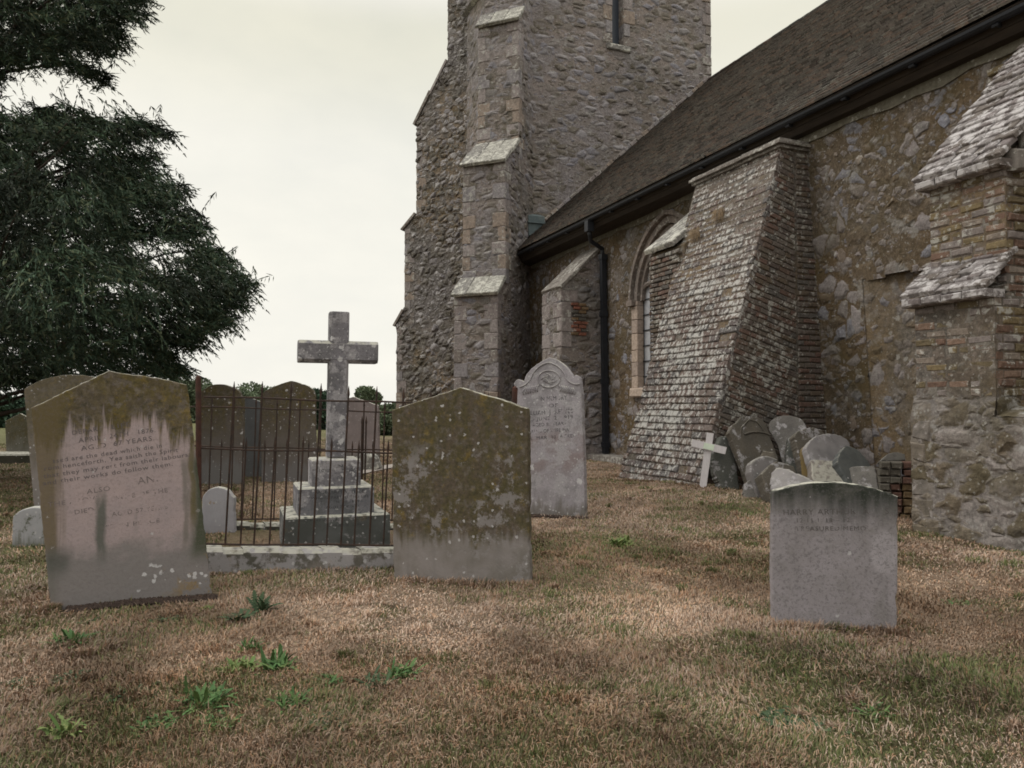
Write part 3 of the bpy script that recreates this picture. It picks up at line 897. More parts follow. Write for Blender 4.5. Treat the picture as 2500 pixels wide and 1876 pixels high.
# ---- downpipe
def square_pipe(m, x, y, z0, z1, w=.075):
    m.aabox(x - w, x + w, y - w, y + w, z0, z1)
dp = MB()
yb = 15.12
zb = gzf(8.4, yb)
xp0, xp1 = wall_x(yb, 0.2) - .11, wall_x(yb, 4.6) - .11
dp.hexa([(xp0 - .058, yb - .058, zb + .05), (xp0 + .058, yb - .058, zb + .05), (xp0 + .058, yb + .058, zb + .05), (xp0 - .058, yb + .058, zb + .05),
         (xp1 - .058, yb - .058, 4.72), (xp1 + .058, yb - .058, 4.72), (xp1 + .058, yb + .058, 4.72), (xp1 - .058, yb + .058, 4.72)])
for z in (0.3, 1.75, 3.3, 4.62):
    xx = xp0 + (xp1 - xp0) * z / 4.7
    dp.aabox(xx - .075, xx + .075, yb - .075, yb + .075, z, z + .12)
dp.tube([(xp1, yb, 4.70), (xp1 - .04, yb - .04, 4.86), (8.05, yb - .16, 4.98), (7.96, yb - .28, 5.1), (7.94, yb - .3, 5.4)], .05, 8)
dp.aabox(7.86, 8.02, yb - .38, yb - .22, 5.16, 5.40)
dp.build('downpipe', M['black_paint'], church)
b = MB()
b.aabox(8.05, 8.75, 12.2, 15.34, zb - .2, zb + .13)
b.build('plinth', M['slab'], church)

# ---- nave window
wx = 8.60
gl = MB()
gl.aabox(wx + .115, wx + .13, W_Y0 - .1, W_Y1 + .1, W_SILL - .1, W_APX + .1)
win = gl.build('window', M['glass'], church)
cs = MB()
for yy in np.arange(W_Y0 + .1, W_Y1, 0.26):
    cs.box((wx + .105, yy, (W_SILL + W_APX) / 2), EYV, EZV, EXV, .006, (W_APX - W_SILL) / 2, .006)
z = W_SILL + .2
while z < W_APX:
    cs.box((wx + .10, W_MID, z), EYV, EZV, EXV, (W_Y1 - W_Y0) / 2, .011, .008); z += .33
cs.build('glazing_bars', M['black_paint'], win)
HWN = (W_Y1 - W_Y0) / 2
def arch_line(hw, spr, apx, n=14):
    H = apx - spr; R = (hw * hw + H * H) / (2 * hw)
    th = math.asin(min(1, H / R)); L = []
    for i in range(n + 1):
        a = th * i / n
        L.append((R * math.cos(a) - (R - hw), spr + R * math.sin(a)))
    return L            # from springing (hw) to apex (0)
def ring(m, hw, spr, apx, x_out, x_in, wdt, n=14):
    """arch moulding, both sides, section wdt wide"""
    for sg in (-1, 1):
        a = arch_line(hw, spr, apx, n); b_ = arch_line(hw + wdt, spr, apx + wdt * 1.25, n)
        for i in range(n):
            q = [(x_out, W_MID + sg * a[i][0], a[i][1]), (x_out, W_MID + sg * b_[i][0], b_[i][1]), (x_in, W_MID + sg * b_[i][0], b_[i][1]), (x_in, W_MID + sg * a[i][0], a[i][1])]
            w_ = [(x_out, W_MID + sg * a[i + 1][0], a[i + 1][1]), (x_out, W_MID + sg * b_[i + 1][0], b_[i + 1][1]), (x_in, W_MID + sg * b_[i + 1][0], b_[i + 1][1]), (x_in, W_MID + sg * a[i + 1][0], a[i + 1][1])]
            m.hexa(q + w_)
fr = MB()
ring(fr, HWN + .02, W_SPR, W_APX - .02, wx - .13, wx - .03, .075)
for sg in (-1, 1):
    fr.aabox(wx - .15, wx - .02, W_MID + sg * (HWN + .04) - .11, W_MID + sg * (HWN + .04) + .11, W_SPR - .10, W_SPR + .02)
fr.build('hood_mould', M['tracery'], win)
fr = MB()
ring(fr, HWN - .13, W_SPR, W_APX - .18, wx - .05, wx + .12, .12)
ring(fr, HWN - .22, W_SPR, W_APX - .32, wx + .02, wx + .12, .09)
# mullions and tracery bars
for k in (-1, 1):
    fr.box((wx + .07, W_MID + k * 0.40, (W_SILL + W_SPR + .3) / 2), EYV, EZV, EXV, .05, (W_SPR + .3 - W_SILL) / 2, .05)
def bar(pts, r=.055):
    fr.tube([(wx + .07, W_MID + y, z) for y, z in pts], r, 6)
for c0 in (-.84, 0, .84):
    pts = []
    for i in range(9):
        a = math.pi * i / 8
        pts.append((c0 + .38 * math.cos(a), W_SPR - .12 + .46 * math.sin(a) ** .75))
    bar(pts, .05)
for c0 in (-.42, .42):
    for sg in (-1, 1):
        pts = [(c0 + sg * .40 * math.sin(math.pi * t) * (1 if t < .5 else .9), W_SPR + .15 + t * .75) for t in np.linspace(0, 1, 9)]
        bar(pts)
for sg in (-1, 1):
    bar([(sg * .34 * math.sin(math.pi * t), W_SPR + .55 + t * .6) for t in np.linspace(0, 1, 9)])
fr.build('tracery', M['tracery'], win)
jm = MB()
z = W_SILL - .05
while z < W_SPR:
    h = min(random.choice((.26, .36, .3)), W_SPR - z)
    for sg in (-1, 1):
        jm.brick((wx + .04, W_MID + sg * (HWN - .02), z + h / 2), EYV, EZV, -EXV, .12, h / 2 - .004, .09, .012, .003)
    z += h
jm.brick((wx + .08, W_MID, W_SILL - .14), EYV, EZV, -EXV, HWN + .1, .1, .2, .03, .01)
jm.build('jamb', M['jamb'], win)

# ---- the raking brick buttress
BY0, BY1 = 8.6, 10.62
BX0, BZ0, BX1, BZ1 = 6.30, 0.05, 7.80, 5.02
sd = Vector((BX1 - BX0, 0, BZ1 - BZ0)); BL = sd.length; sd.normalize()
bn = Vector((-sd.z, 0, sd.x))            # outwards normal of the raking face
core = MB()
ins = -0.012
core.hexa([(BX0 - .035 - .106, BY0 + ins, BZ0 - .35), (8.62, BY0 + ins, BZ0 - .35), (8.62, BY1 - ins, BZ0 - .35), (BX0 - .035 - .106, BY1 - ins, BZ0 - .35),
           (BX1 - .035, BY0 + ins, BZ1), (8.4, BY0 + ins, BZ1), (8.4, BY1 - ins, BZ1), (BX1 - .035, BY1 - ins, BZ1)])
rake = core.build('raking_buttress', M['mortar'], church)
fb = MB()
ch = 0.104; s = -0.2; c = 0
while s < BL:
    h = ch + random.uniform(-.004, .004)
    flare = 0.10 * max(0, 1 - s / 1.6) ** 2
    y = BY0 - (0.14 if c % 2 else 0.03) - flare * .3
    ye = BY1 + flare + 0.02 * math.sin(c * 1.7)
    tilt = random.uniform(.010, .022)
    while y < ye - 0.03:
        L = random.choice((.22, .225, .23, .115)) if random.random() < .9 else .16
        y1 = min(y + L, ye)
        ya = max(y, BY0 - flare * .3 - .03 - .012 * math.sin(c * 2.9))
        if y1 - ya > .03:
            p = Vector((BX0, (ya + y1) / 2, BZ0)) + sd * (s + h / 2 + .006 * math.sin(y * 4 + c)) + bn * (random.uniform(-.008, .008) + 0.02 * math.sin(s * 1.1) * .6)
            if random.random() > .012:
                e2 = (sd * 1.0 - bn * (tilt / h) * -1.0)
                fb.brick(p, EYV * -1, (sd - bn * (tilt / h * 1.2)).normalized(), (bn + sd * (tilt / h * 1.2)).normalized(), (y1 - ya) / 2 - .004, h / 2 - .003, .05, .011, .006)
        y = y1
    s += h; c += 1
fb.build('raking_face', M['brick_white'], rake)
sb = MB()                                 # east side: courses laid square to the slope
SEAM = 8.02
hd = Vector((sd.z, 0, -sd.x))             # into the wall, downwards
s = -0.6; c = 0; ch = 0.078
while s < BL + 3.2:
    P0 = Vector((BX0, BY0, BZ0)) + sd * s
    tt = (0.115 if c % 2 else 0.0) - 0.06
    tt = tt if tt > 0 else 0.0
    while True:
        L = 0.215 if random.random() < .8 else .11
        a0 = P0 + hd * tt; a1 = P0 + hd * (tt + L)
        if a0.x > SEAM: break
        mid = (a0 + a1) / 2
        if a1.x > SEAM: 
            L2 = (SEAM - a0.x) / hd.x
            if L2 < .03: break
            mid = a0 + hd * (L2 / 2); Lh = L2 / 2 - .004
        else: Lh = L / 2 - .004
        front = BX0 + (mid.z - BZ0) / sd.z * sd.x
        if mid.z < BZ1 - .02 and mid.z > -.2 and mid.x > front + .03:
            sb.brick(mid + Vector((0, .012 + random.uniform(-.007, .007), 0)), hd, sd, -EYV, Lh - .002, ch / 2 - .006, .045, .010, .006)
        tt += L
        if tt > 3: break
    s += ch; c += 1
z = -.1; c = 0
while z < BZ1 - .04:                       # older upright strip against the wall
    x = SEAM + .03; xe = wall_x(BY0, z) + .02
    off = .11 if c % 2 else .215
    while x < xe - .02:
        x1 = min(x + off, xe); off = .215
        sb.brick(((x + x1) / 2, BY0 + .012 + random.uniform(-.005, .005), z + .04), EXV, EZV, -EYV, (x1 - x) / 2 - .006, .031, .045, .010, .006)
        x = x1
    z += .082; c += 1
sb.build('side_brickwork', M['brick_red'], rake)
ft = MB()
for i in range(26):
    z0 = -.1 + i * .205; z1 = z0 + .21
    xa, xb = wall_x(BY0, z0) - .035, wall_x(BY0, z1) - .035
    ja, jb = random.uniform(-.012, .012), random.uniform(-.012, .012)
    ft.hexa([(xa - .03 + ja, BY0 + .03, z0), (xa + .09, BY0 - .055 + ja, z0), (xa + .12, BY0 + .06, z0), (xa, BY0 + .08, z0),
             (xb - .03 + jb, BY0 + .03, z1), (xb + .09, BY0 - .055 + jb, z1), (xb + .12, BY0 + .06, z1), (xb, BY0 + .08, z1)])
ft.build('mortar_fillet', M['cement'], rake)
ft = MB()
for i in range(17):
    z0 = 1.3 + i * .2; z1 = z0 + .2; jx = .02 * math.sin(i * 1.3)
    ft.hexa([(SEAM - .012 + jx, BY0 - .008, z0), (SEAM + .022 + jx, BY0 - .004, z0), (SEAM + .022 + jx, BY0 + .06, z0), (SEAM - .012 + jx, BY0 + .06, z0),
             (SEAM - .012 + .02 * math.sin((i + 1) * 1.3), BY0 - .008, z1), (SEAM + .022 + .02 * math.sin((i + 1) * 1.3), BY0 - .004, z1), (SEAM + .022 + .02 * math.sin((i + 1) * 1.3), BY0 + .06, z1), (SEAM - .012 + .02 * math.sin((i + 1) * 1.3), BY0 + .06, z1)])
ft.build('mortar_fillet', M['cement'], rake)
cp = MB()
for j, (ov, zz, th) in enumerate(((.10, 5.03, .022), (.15, 5.078, .022), (.10, 5.125, .02))):
    for k in range(5):
        y0 = BY0 - ov * .8 + k * (BY1 - BY0 + ov * 1.2) / 5; y1 = y0 + (BY1 - BY0 + ov * 1.2) / 5 - .006
        cp.brick(((BX1 - ov + 8.3) / 2, (y0 + y1) / 2, zz + random.uniform(-.004, .004)), EXV, EYV, EZV, (8.3 - BX1 + ov) / 2, (y1 - y0) / 2, th, .006, .006)
cp.build('cap', M['slab'], rake)
# dead grass tufts growing out of the face
for (yy, zz) in ((10.15, 4.05), (9.62, 4.25)):
    tf_ = MB()
    xx = BX0 + (zz - BZ0) / (BZ1 - BZ0) * (BX1 - BX0) - .05
    for k in range(170):
        a = random.uniform(-1, 1); b_ = random.uniform(-1, 1)
        p0 = Vector((xx, yy + a * .05, zz + b_ * .06)); 
        p1 = p0 + Vector((-random.uniform(.04, .1), a * .07, random.uniform(-.02, .07))); p2 = p1 + Vector((-.02, a * .06, -random.uniform(.05, .18)))
        w_ = Vector((0, .003, .002))
        tf_.add([p0 - w_, p0 + w_, p1 + w_, p1 - w_, p2], [(0, 1, 2, 3), (3, 2, 4)])
    tf_.build('grass_tuft', M['straw'], rake)

# ---- the older slim buttress beside it, under a sloping slab
o = MB()
o.hexa([(7.36, 10.4, -.3), (8.62, 10.4, -.3), (8.62, 11.36, -.3), (7.36, 11.36, -.3), (7.36, 10.4, 3.93), (8.62, 10.4, 4.9), (8.62, 11.36, 4.9), (7.36, 11.36, 3.93)])
slim = o.build('slim_buttress', M['mortar'], church)
ob_ = MB(); z = .2; c = 0
while z < 3.86:
    y = 10.55 - (.1 if c % 2 else 0)
    while y < 11.34:
        L = .22; y1 = min(y + L, 11.38)
        if y1 - y > .03:
            ob_.brick((7.345 + random.uniform(-.012, .012), (y + y1) / 2, z + .035), -EYV, EZV, -EXV, (y1 - y) / 2 - .006, .031, .05, .01, .007)
        y = y1
    z += .08; c += 1
ob_.build('brick_face', M['brick_red'], slim)
sl_ = MB()
a_ = Vector((8.6 - 7.25, 0, 5.0 - 3.92)); a_L = a_.length; a_.normalize(); an_ = Vector((-a_.z, 0, a_.x))
sl_.brick(Vector((7.25, 11.0, 3.94)) + a_ * (a_L / 2) + an_ * .03, -EYV, a_, an_, .44, a_L / 2, .045, .015, .012)
sl_.build('cap', M['cap_stone'], slim)

# ---- the near brick buttress on its base of big stones
RY0, RY1 = 4.47, 5.28
RXF, RXU = 6.42, 6.62                      # lower and upper front faces
core = MB()
core.aabox(RXF - .001, 8.6, RY0 + .01, RY1 - .01, -.3, 2.2)
core.aabox(RXU + .006, 8.5, RY0 + .03, RY1 - .03, 2.2, 3.4)
core.hexa([(RXU + .04, RY0 + .05, 3.4), (8.5, RY0 + .05, 3.4), (8.5, RY1 - .05, 3.4), (RXU + .04, RY1 - .05, 3.4),
           (8.25, RY0 + .05, 5.15), (8.4, RY0 + .05, 5.15), (8.4, RY1 - .05, 5.15), (8.25, RY1 - .05, 5.15)])
near = core.build('brick_buttress', M['mortar'], church)
nb = MB()
def brick_zone(m, xf, z0, z1, y0, y1, depth_to, ch=.080, side=True, slope=None):
    z = z0; c = 0
    while z < z1:
        lean = 0.012 * (z - 1.2)
        y = y1
        first = .115 if c % 2 else .225
        while y > y0 + .01:
            L = first if y == y1 else random.choice((.215, .225, .23, .11))
            ya = max(y - L, y0)
            if y - ya > .03:
                m.brick((xf + lean * 0 + .045 + random.uniform(-.008, .008), (ya + y) / 2, z + ch / 2 + .004 * math.sin(y * 5 + c)), -EYV, EZV, -EXV, (y - ya) / 2 - .006, ch / 2 - .006, .05, .012, .007)
            y = ya
        if side:
            x = xf + (.02 if c % 2 else .10)
            while x < depth_to(z):
                x1 = x + .225
                m.brick(((x + x1) / 2, y0 + .04 + random.uniform(-.008, .008), z + ch / 2), EXV, EZV, -EYV, .1065, ch / 2 - .006, .05, .012, .007)
                x = x1
        z += ch; c += 1
brick_zone(nb, RXF, 1.30, 2.16, RY0, RY1, lambda z: 8.5)
brick_zone(nb, RXU, 2.16, 3.36, RY0 + .02, RY1 - .02, lambda z: 8.5)
nb.build('brickwork', M['brick_mixed'], near)
nb = MB()
# bricks of the wall beside and above the sloping cap
for r_ in range(4):
    y = 4.3 - (.11 if r_ % 2 else 0)
    while y < 5.25 + .35 - r_ * .0:
        nb.brick((wall_x(y, 5.0) - .01, y + .11, 4.74 + r_ * .09), -EYV, EZV, -EXV, .105, .036, .05, .01, .006)
        y += .226
nb.build('wall_brickwork', M['brick_mixed'], church)
ps = MB()                                 # base of big worn stones in flush mortar, with a ragged top and corner
for (x0, y0, x1, y1) in ((RXF - .03, RY1 + .03, RXF - .03, 3.4), (RXF - .03, 3.4, 8.62, 3.4), (8.62, RY1 + .03, RXF - .03, RY1 + .03)):
    ps.quadgrid((x0, y0, -.3), (x1, y1, -.3), (x1, y1, 1.12), (x0, y0, 1.12), 0.03)
ps.quadgrid((RXF - .03, RY1 + .03, 1.12), (RXF - .03, RY0, 1.12), (RXF - .005, RY0, 1.30), (RXF - .005, RY1 + .01, 1.30), 0.03)
ps.quadgrid((RXF - .03, RY0, 1.12), (RXF - .03, 3.4, 1.12), (RXF + .25, 3.4, 1.2), (RXF + .25, RY0, 1.2), 0.03)
ps.quadgrid((RXF + .25, RY0, 1.2), (RXF + .25, 3.4, 1.2), (8.6, 3.4, 1.22), (8.6, RY0, 1.22), 0.06)
ps.quadgrid((RXF - .03, RY0, 1.1), (RXF + .3, RY0, 1.1), (RXF + .3, RY0, 1.30), (RXF - .005, RY0, 1.30), 0.03)
base_ = ps.build('stone_base', M['base'], near)
ps = MB(); z = -.2; k = 0
for h in (.30, .24, .33, .21, .22):
    L = random.uniform(.16, .36)
    ps.brick((RXF + .085 + random.uniform(-.006, .006), RY1 + .035 - L / 2, z + h / 2), -EYV, EZV, -EXV, L / 2, h / 2 - .004, .13, .028, .016)
    z += h
ps.build('quoins', M['plinth_stone'], base_)
def tile_cap(m, xa, za, xb, zb, y0, y1, rows, lip):
    d = Vector((xb - xa, 0, zb - za)); L = d.length; d.normalize(); n = Vector((-d.z, 0, d.x))
    for r_ in range(rows):
        y = y0 - (0.1 if r_ % 2 else 0)
        while y < y1 - .02:
            w_ = random.choice((.11, .16, .22, .2)); yb = min(y + w_, y1); ya = max(y, y0)
            if yb - ya > .03:
                mid = Vector((xa, (ya + yb) / 2, za)) + d * (L * (r_ + .5) / rows) + n * (.02 + random.uniform(-.008, .012))
                m.brick(mid, -EYV, (d - n * .16).normalized(), (n + d * .16).normalized(), (yb - ya) / 2 - .004, L / rows / 2 + .012, .024, .008, .009)
            y = yb
    for (ln, dz, p) in lip:
        y = y0
        while y < y1 - .02:
            yb = min(y + .22 + random.uniform(-.02, .02), y1)
            m.brick((xa + .11 - p, (y + yb) / 2, za - dz), -EYV, EZV, -EXV, (yb - y) / 2 - .004, ln / 2, .13, .014, .008)
            y = yb
cp = MB()
tile_cap(cp, RXU - .10, 3.43, 8.18, 5.12, RY0 - .04, RY1 + .05, 18, ((.075, .045, .02),))
cp.build('cap', M['cap_tile'], near)
cp = MB()
tile_cap(cp, RXF - .10, 2.26, RXU + .10, 2.62, RY0 - .01, RY1 + .05, 5, ((.075, .045, .02),))
cp.build('cap', M['cap_tile'], near)
# stepped gable shoulder of the upper cap, on its east side
sh = MB()
for i in range(9):
    x = RXU + .1 + i * .19; zt = 3.42 + (x - RXU) * 1.05
    sh.brick((x, RY0 - .02, zt - .10), EXV, EZV, -EYV, .09, .10, .05, .02, .015)
sh.build('cap_edge', M['slab'], near)
# ------------------------------------------------------------------ gravestones
def az(a):
    """horizontal direction, degrees clockwise from the way the camera looks"""
    r = YAW + math.radians(a)
    return Vector((math.sin(r), math.cos(r), 0))

def bez(p0, pm, p1, n=10):
    """points of a curve through p0 and p1, pulled towards pm"""
    return [((1 - t) ** 2 * p0[0] + 2 * t * (1 - t) * pm[0] + t * t * p1[0], (1 - t) ** 2 * p0[1] + 2 * t * (1 - t) * pm[1] + t * t * p1[1]) for t in [i / n for i in range(n + 1)]]

class Slab:
    def __init__(s, name, label, cat, outline, base, th, mat, face=180.0, tilt=0.0, depth=None, group=None, rough=0.0020, bev=0.008, sink=0.25, nb=2, kind=None):
        s.o = at_depth(base[0], base[1], depth) if depth else on_ground(*base)
        n = az(face)
        s.across = Vector((-n.y, n.x, 0))
        if s.across.dot(RGT) < 0: s.across = -s.across
        s.n = (n * math.cos(math.radians(tilt)) + EZV * math.sin(math.radians(tilt))).normalized()
        s.upv = s.across.cross(s.n) * -1
        if s.upv.z < 0: s.upv = -s.upv
        P = [on_plane(x, y, s.o, s.n) for x, y in outline]
        # the lowest nb points go into the ground
        low = sorted(range(len(P)), key=lambda i: P[i].z)[:nb]
        for i in low: P[i] = P[i] - s.upv * sink
        L = []
        for i, p in enumerate(P):
            q = P[(i + 1) % len(P)]
            k = max(1, int((q - p).length / 0.022))
            for j in range(k): L.append(p.lerp(q, j / k))
        C = sum(L, Vector((0, 0, 0))) / len(L)
        m = len(L)
        sd_ = random.random() * 99
        def wear(i, p):
            q = float(vnoise(np.array([i * .22 + sd_]), np.array([sd_]), 5)[0]); ch = max(0.0, q - .74) * .05
            low = max(0.0, .8 - abs(q - .5) * 2) * 0
            return p + (C - p).normalized() * (ch + (q - .5) * rough * 1.6)
        L = [wear(i, p) + s.across * (random.uniform(-1, 1) * rough) + s.upv * (random.uniform(-1, 1) * rough) for i, p in enumerate(L)]
        def inset(b):
            out = []
            for i in range(m):
                t = (L[(i + 2) % m] - L[i - 2]); 
                if t.length < 1e-6: t = s.across.copy()
                t.normalize(); nn = t.cross(s.n)
                if nn.dot(C - L[i]) < 0 and b > 0:
                    nn2 = -nn
                    nn = nn2 if nn2.dot(C - L[i]) > 0 else nn
                out.append(L[i] + nn * b)
            return out
        i1 = inset(bev); i2 = inset(bev * .3)
        rings = [[p for p in i1], [p - s.n * bev * .3 for p in i2], [p - s.n * bev for p in L], [p - s.n * (th - bev) for p in L], [p - s.n * th for p in i1]]
        V = [p for r_ in rings for p in r_]
        F = []
        for r_ in range(4):
            for i in range(m):
                k = (i + 1) % m
                F.append((r_ * m + i, r_ * m + k, (r_ + 1) * m + k, (r_ + 1) * m + i))
        F.append(tuple(range(m - 1, -1, -1))); F.append(tuple(4 * m + i for i in range(m)))
        mb = MB().add(V, F)
        s.rz = math.atan2(s.across.y, s.across.x)
        s.ob = mb.build(name, mat, None, origin=s.o, rz=s.rz)
        bm_ = bmesh.new(); bm_.from_mesh(s.ob.data); bmesh.ops.recalc_face_normals(bm_, faces=bm_.faces); bm_.to_mesh(s.ob.data); bm_.free()
        tag(s.ob, label, cat, group, kind)
        s.txt = MB(); s.off = 0.0012
    def line(s, text, a, b, h, gap=1.0):
        """cut a line of letters between two points of the photograph, h pixels tall"""
        A = on_plane(a[0], a[1], s.o, s.n); B = on_plane(b[0], b[1], s.o, s.n)
        H = (on_plane(a[0], a[1] - h, s.o, s.n) - A).length
        put_text(s.txt, text, A + s.n * s.off, B + s.n * s.off, H, s.n)
        return s
    def cut(s, mat=None):
        if s.txt.v: s.txt.build('inscription', mat or M['ink'], s.ob)
        return s

_glyph = {}
def text_mesh(text):
    c = bpy.data.curves.new('lettering', 'FONT'); c.body = text; c.size = 1.0; c.space_character = 1.12
    c.resolution_u = 2
    o = bpy.data.objects.new('lettering', c); COL.objects.link(o)
    dg = bpy.context.evaluated_depsgraph_get()
    me = bpy.data.meshes.new_from_object(o.evaluated_get(dg))
    V = [tuple(v.co) for v in me.vertices]; F = [tuple(p.vertices) for p in me.polygons]
    bpy.data.objects.remove(o); bpy.data.curves.remove(c); bpy.data.meshes.remove(me)
    return V, F

def put_text(mb, text, A, B, H, n):
    V, F = text_mesh(text)
    if not V: return
    x0 = min(v[0] for v in V); x1 = max(v[0] for v in V)
    ex = (B - A); W = ex.length; ex.normalize(); ey = n.cross(ex)
    if ey.z < 0: ey = -ey
    kx = W / max(1e-6, x1 - x0); ky = H / 0.70
    mb.add([A + ex * ((v[0] - x0) * kx) + ey * (v[1] * ky) for v in V], F)

def worn(name, dark, thr=0.5, scale=9, soft=0.06):
    """letters worn away in patches"""
    g = NT(name)
    a = g.sm(g.noise(g.obj, scale, 5, 0.6), thr - soft, thr + soft)
    return g.done(dark, 0.9, alpha=a)
M['ink_worn'] = worn('worn cut letters', (0.075, 0.065, 0.07), 0.42)
M['ink_faint'] = worn('faint cut letters', (0.17, 0.145, 0.145), 0.50, 12)
M['ink_grey'] = worn('greyed cut letters', (0.06, 0.06, 0.065), 0.46, 14)

PINK, GREY = (0.37, 0.30, 0.30), (0.235, 0.215, 0.215)
def g1_extra(g, col, X, Z, drips, n1, n2):
    # lichen-brown left margin, green-grey damp foot, dark runs below the letters
    edge = g.sm(g.addm(X, g.mul(g.sub(drips, 0.5), 0.12)), -0.385, -0.44)
    col = g.mix(g.mul(edge, 0.85), col, (0.12, 0.095, 0.05))
    damp = g.sm(g.addm(Z, g.mul(g.sub(n1, 0.5), 0.5)), 0.42, 0.26)
    col = g.mix(g.mul(damp, 0.8), col, (0.175, 0.17, 0.165))
    soft = g.noise(g.vec(g.obj, (1, 1, .35)), 9, 6, 0.65)
    Xw = g.addm(X, g.mul(g.sub(g.noise(g.vec(g.obj, (1, 1, .5)), 6, 4), 0.5), 0.09))
    def run(x0, w_, z0, z1, k, c_):
        m_ = g.sm(g.math('ABSOLUTE', g.sub(Xw, x0)), w_, w_ * .25)
        m_ = g.mul(m_, g.mul(g.sm(Z, z1, z1 - .14), g.sm(Z, z0 - .06, z0 + .1)))
        return g.mul(g.mul(m_, g.sm(soft, 0.22, 0.46)), k)
    for x0, w_, z0, z1, k, c_ in ((-.20, .042, .27, .74, .85, (.085, .095, .08)), (.27, .03, .30, .95, .6, (.10, .10, .075)), (.375, .10, .24, .98, 1.0, (.07, .078, .052)), (.31, .028, .45, 1.05, .75, (.10, .085, .03)),
                                  (-.42, .09, .20, .42, .8, (.08, .085, .075)), (-.02, .02, .42, .6, .35, (.12, .12, .11)), (.13, .025, .3, .42, .5, (.10, .105, .09))):
        col = g.mix(run(x0, w_, z0, z1, k, c_), col, c_)
    lowspots = g.mul(spots(g, g.vec(g.obj, loc=(1, 5, 3)), 30, 0.60, 0.46, 0.04), g.sm(g.addm(g.mul(g.mul(g.sm(Z, 0.30, 0.17), g.sm(Z, 0.04, 0.13)), g.sm(X, -0.30, 0.25)), g.mul(g.sub(g.noise(g.obj, 8, 4), 0.5), 1.2)), 0.38, 0.55))
    col = g.mix(lowspots, col, (0.52, 0.51, 0.52))
    om = g.mul(g.sm(g.noise(g.obj, 7, 6, 0.7), 0.52, 0.60), g.mul(g.sm(Z, 0.36, 0.20), g.sm(g.addm(X, g.mul(g.sub(n2, 0.5), .3)), 0.05, 0.48)))
    col = g.mix(g.mul(om, 0.85), col, (0.25, 0.155, 0.035))
    return col
m1 = headstone_mat('drip-stained pink stone', PINK, (0.33, 0.275, 0.28), moss=(0.11, 0.09, 0.055), moss_z=(1.00, 1.12), drip=0.75, white=0.05, speck=0.28, extra=g1_extra, cover=0.97)
G1 = Slab('headstone', 'big pinkish headstone leaning left with mossy ochre top and drips over its verse', 'headstone',
          [(56, 611), (31, 408), (109.5, 370), (187.5, 383), (217, 594)], (136, 603), 0.12, m1, face=157, tilt=2)
for t_, a_, b_, h_ in (('DEPAR', (72.6, 435), (98, 431), 4.4), ('LIFE', (112, 429), (131, 426), 4.4),
                       ('APRIL   24TH   1876.', (78.8, 442.8), (155.5, 432), 4.7), ('AGED  67 YEARS.', (81.4, 450.8), (154.5, 440.2), 4.9),
                       ('ssed are the dead which die in', (52.9, 463.2), (162, 447.5), 4.5), ('rom henceforth, Yea saith the Spirit', (44.6, 470.8), (178, 451.6), 4.5),
                       ('that they may rest from their labours:', (43.6, 478.4), (190, 456.2), 4.5), ('and their works do follow them.', (43, 485.4), (172.7, 465.6), 4.5)):
    G1.line(t_, a_, b_, h_)
G1.cut(worn('verse letters', (0.115, 0.10, 0.105), 0.38, 13))
G1.txt = MB()
for t_, a_, b_, h_ in (('ANN', (138, 484.5), (164, 480.2), 7.2), ('ALSO OF', (87, 494), (126, 488), 4.8), ('WIFE OF THE', (116, 500), (168, 492), 4.6), ('THE ABOVE', (48, 507), (100, 500), 4.6),
                       ('DIED', (75, 514.5), (94, 511.5), 4.6), ('AGED 57 YEARS', (112, 516.5), (168, 508.5), 4.6), ('REST IN PEACE', (95, 531), (160, 522), 4.4)):
    G1.line(t_, a_, b_, h_)
G1.txt.build('inscription', M['ink_faint'], G1.ob)

m5 = headstone_mat('mottled brown stone', (0.235, 0.215, 0.21), (0.17, 0.155, 0.14), moss=(0.10, 0.078, 0.056), moss_z=(0.24, 0.36), drip=0.35, white=0.16, white_big=0.15, streak=0.2, patch=0.0, cover=0.93, mossc=(0.085, 0.072, 0.032),
                   extra=lambda g, col, X, Z, drips, n1, n2: g.mix(g.mul(g.mul(g.sm(g.addm(g.noise(g.vec(g.obj, loc=(3, 1, 2)), 13, 8, 0.75), g.mul(g.sub(g.noise(g.obj, 2.2, 2), 0.5), 0.7)), 0.53, 0.60), g.sm(Z, 1.0, 0.8)), 0.8), col, (0.24, 0.225, 0.225)))
G5 = Slab('headstone', 'gabled headstone covered in brown and ochre growth right of the railed grave', 'headstone',
          [(394, 582), (391.5, 410), (460, 387.5), (527.5, 407.5), (530.5, 583)], (462, 583), 0.11, m5, face=191, tilt=0)

m6 = headstone_mat('whitened carved stone', (0.33, 0.305, 0.33), (0.235, 0.222, 0.235), dirt_low=(0.12, (0.17, 0.155, 0.14)), white=0.45, white_big=0.45, patch=0.8, streak=0.25, speck=0.35,
                   extra=lambda g, col, X, Z, drips, n1, n2: g.mix(g.mul(g.mul(g.sm(Z, 1.05, 0.85), g.sm(Z, 0.35, 0.6)), g.mul(g.sm(n1, 0.4, 0.6), 0.6)), col, (0.25, 0.19, 0.19)))
o6 = [(524, 517), (520.5, 450), (514.5, 388)] + bez((514.0, 383), (517, 377), (522.5, 381), 4) + bez((524, 381.5), (526, 368), (549, 357.5), 10) \
     + bez((549.6, 357.4), (566, 361), (572, 376), 8) + bez((573, 377.5), (577, 372), (579.5, 378), 4) + [(581.5, 392), (583.5, 450), (586, 516)]
G6 = Slab('headstone', 'tall whitened headstone with scrolled carved top and small cut lettering', 'headstone', o6, (552, 517), 0.15, m6, face=197, tilt=3, sink=.3)
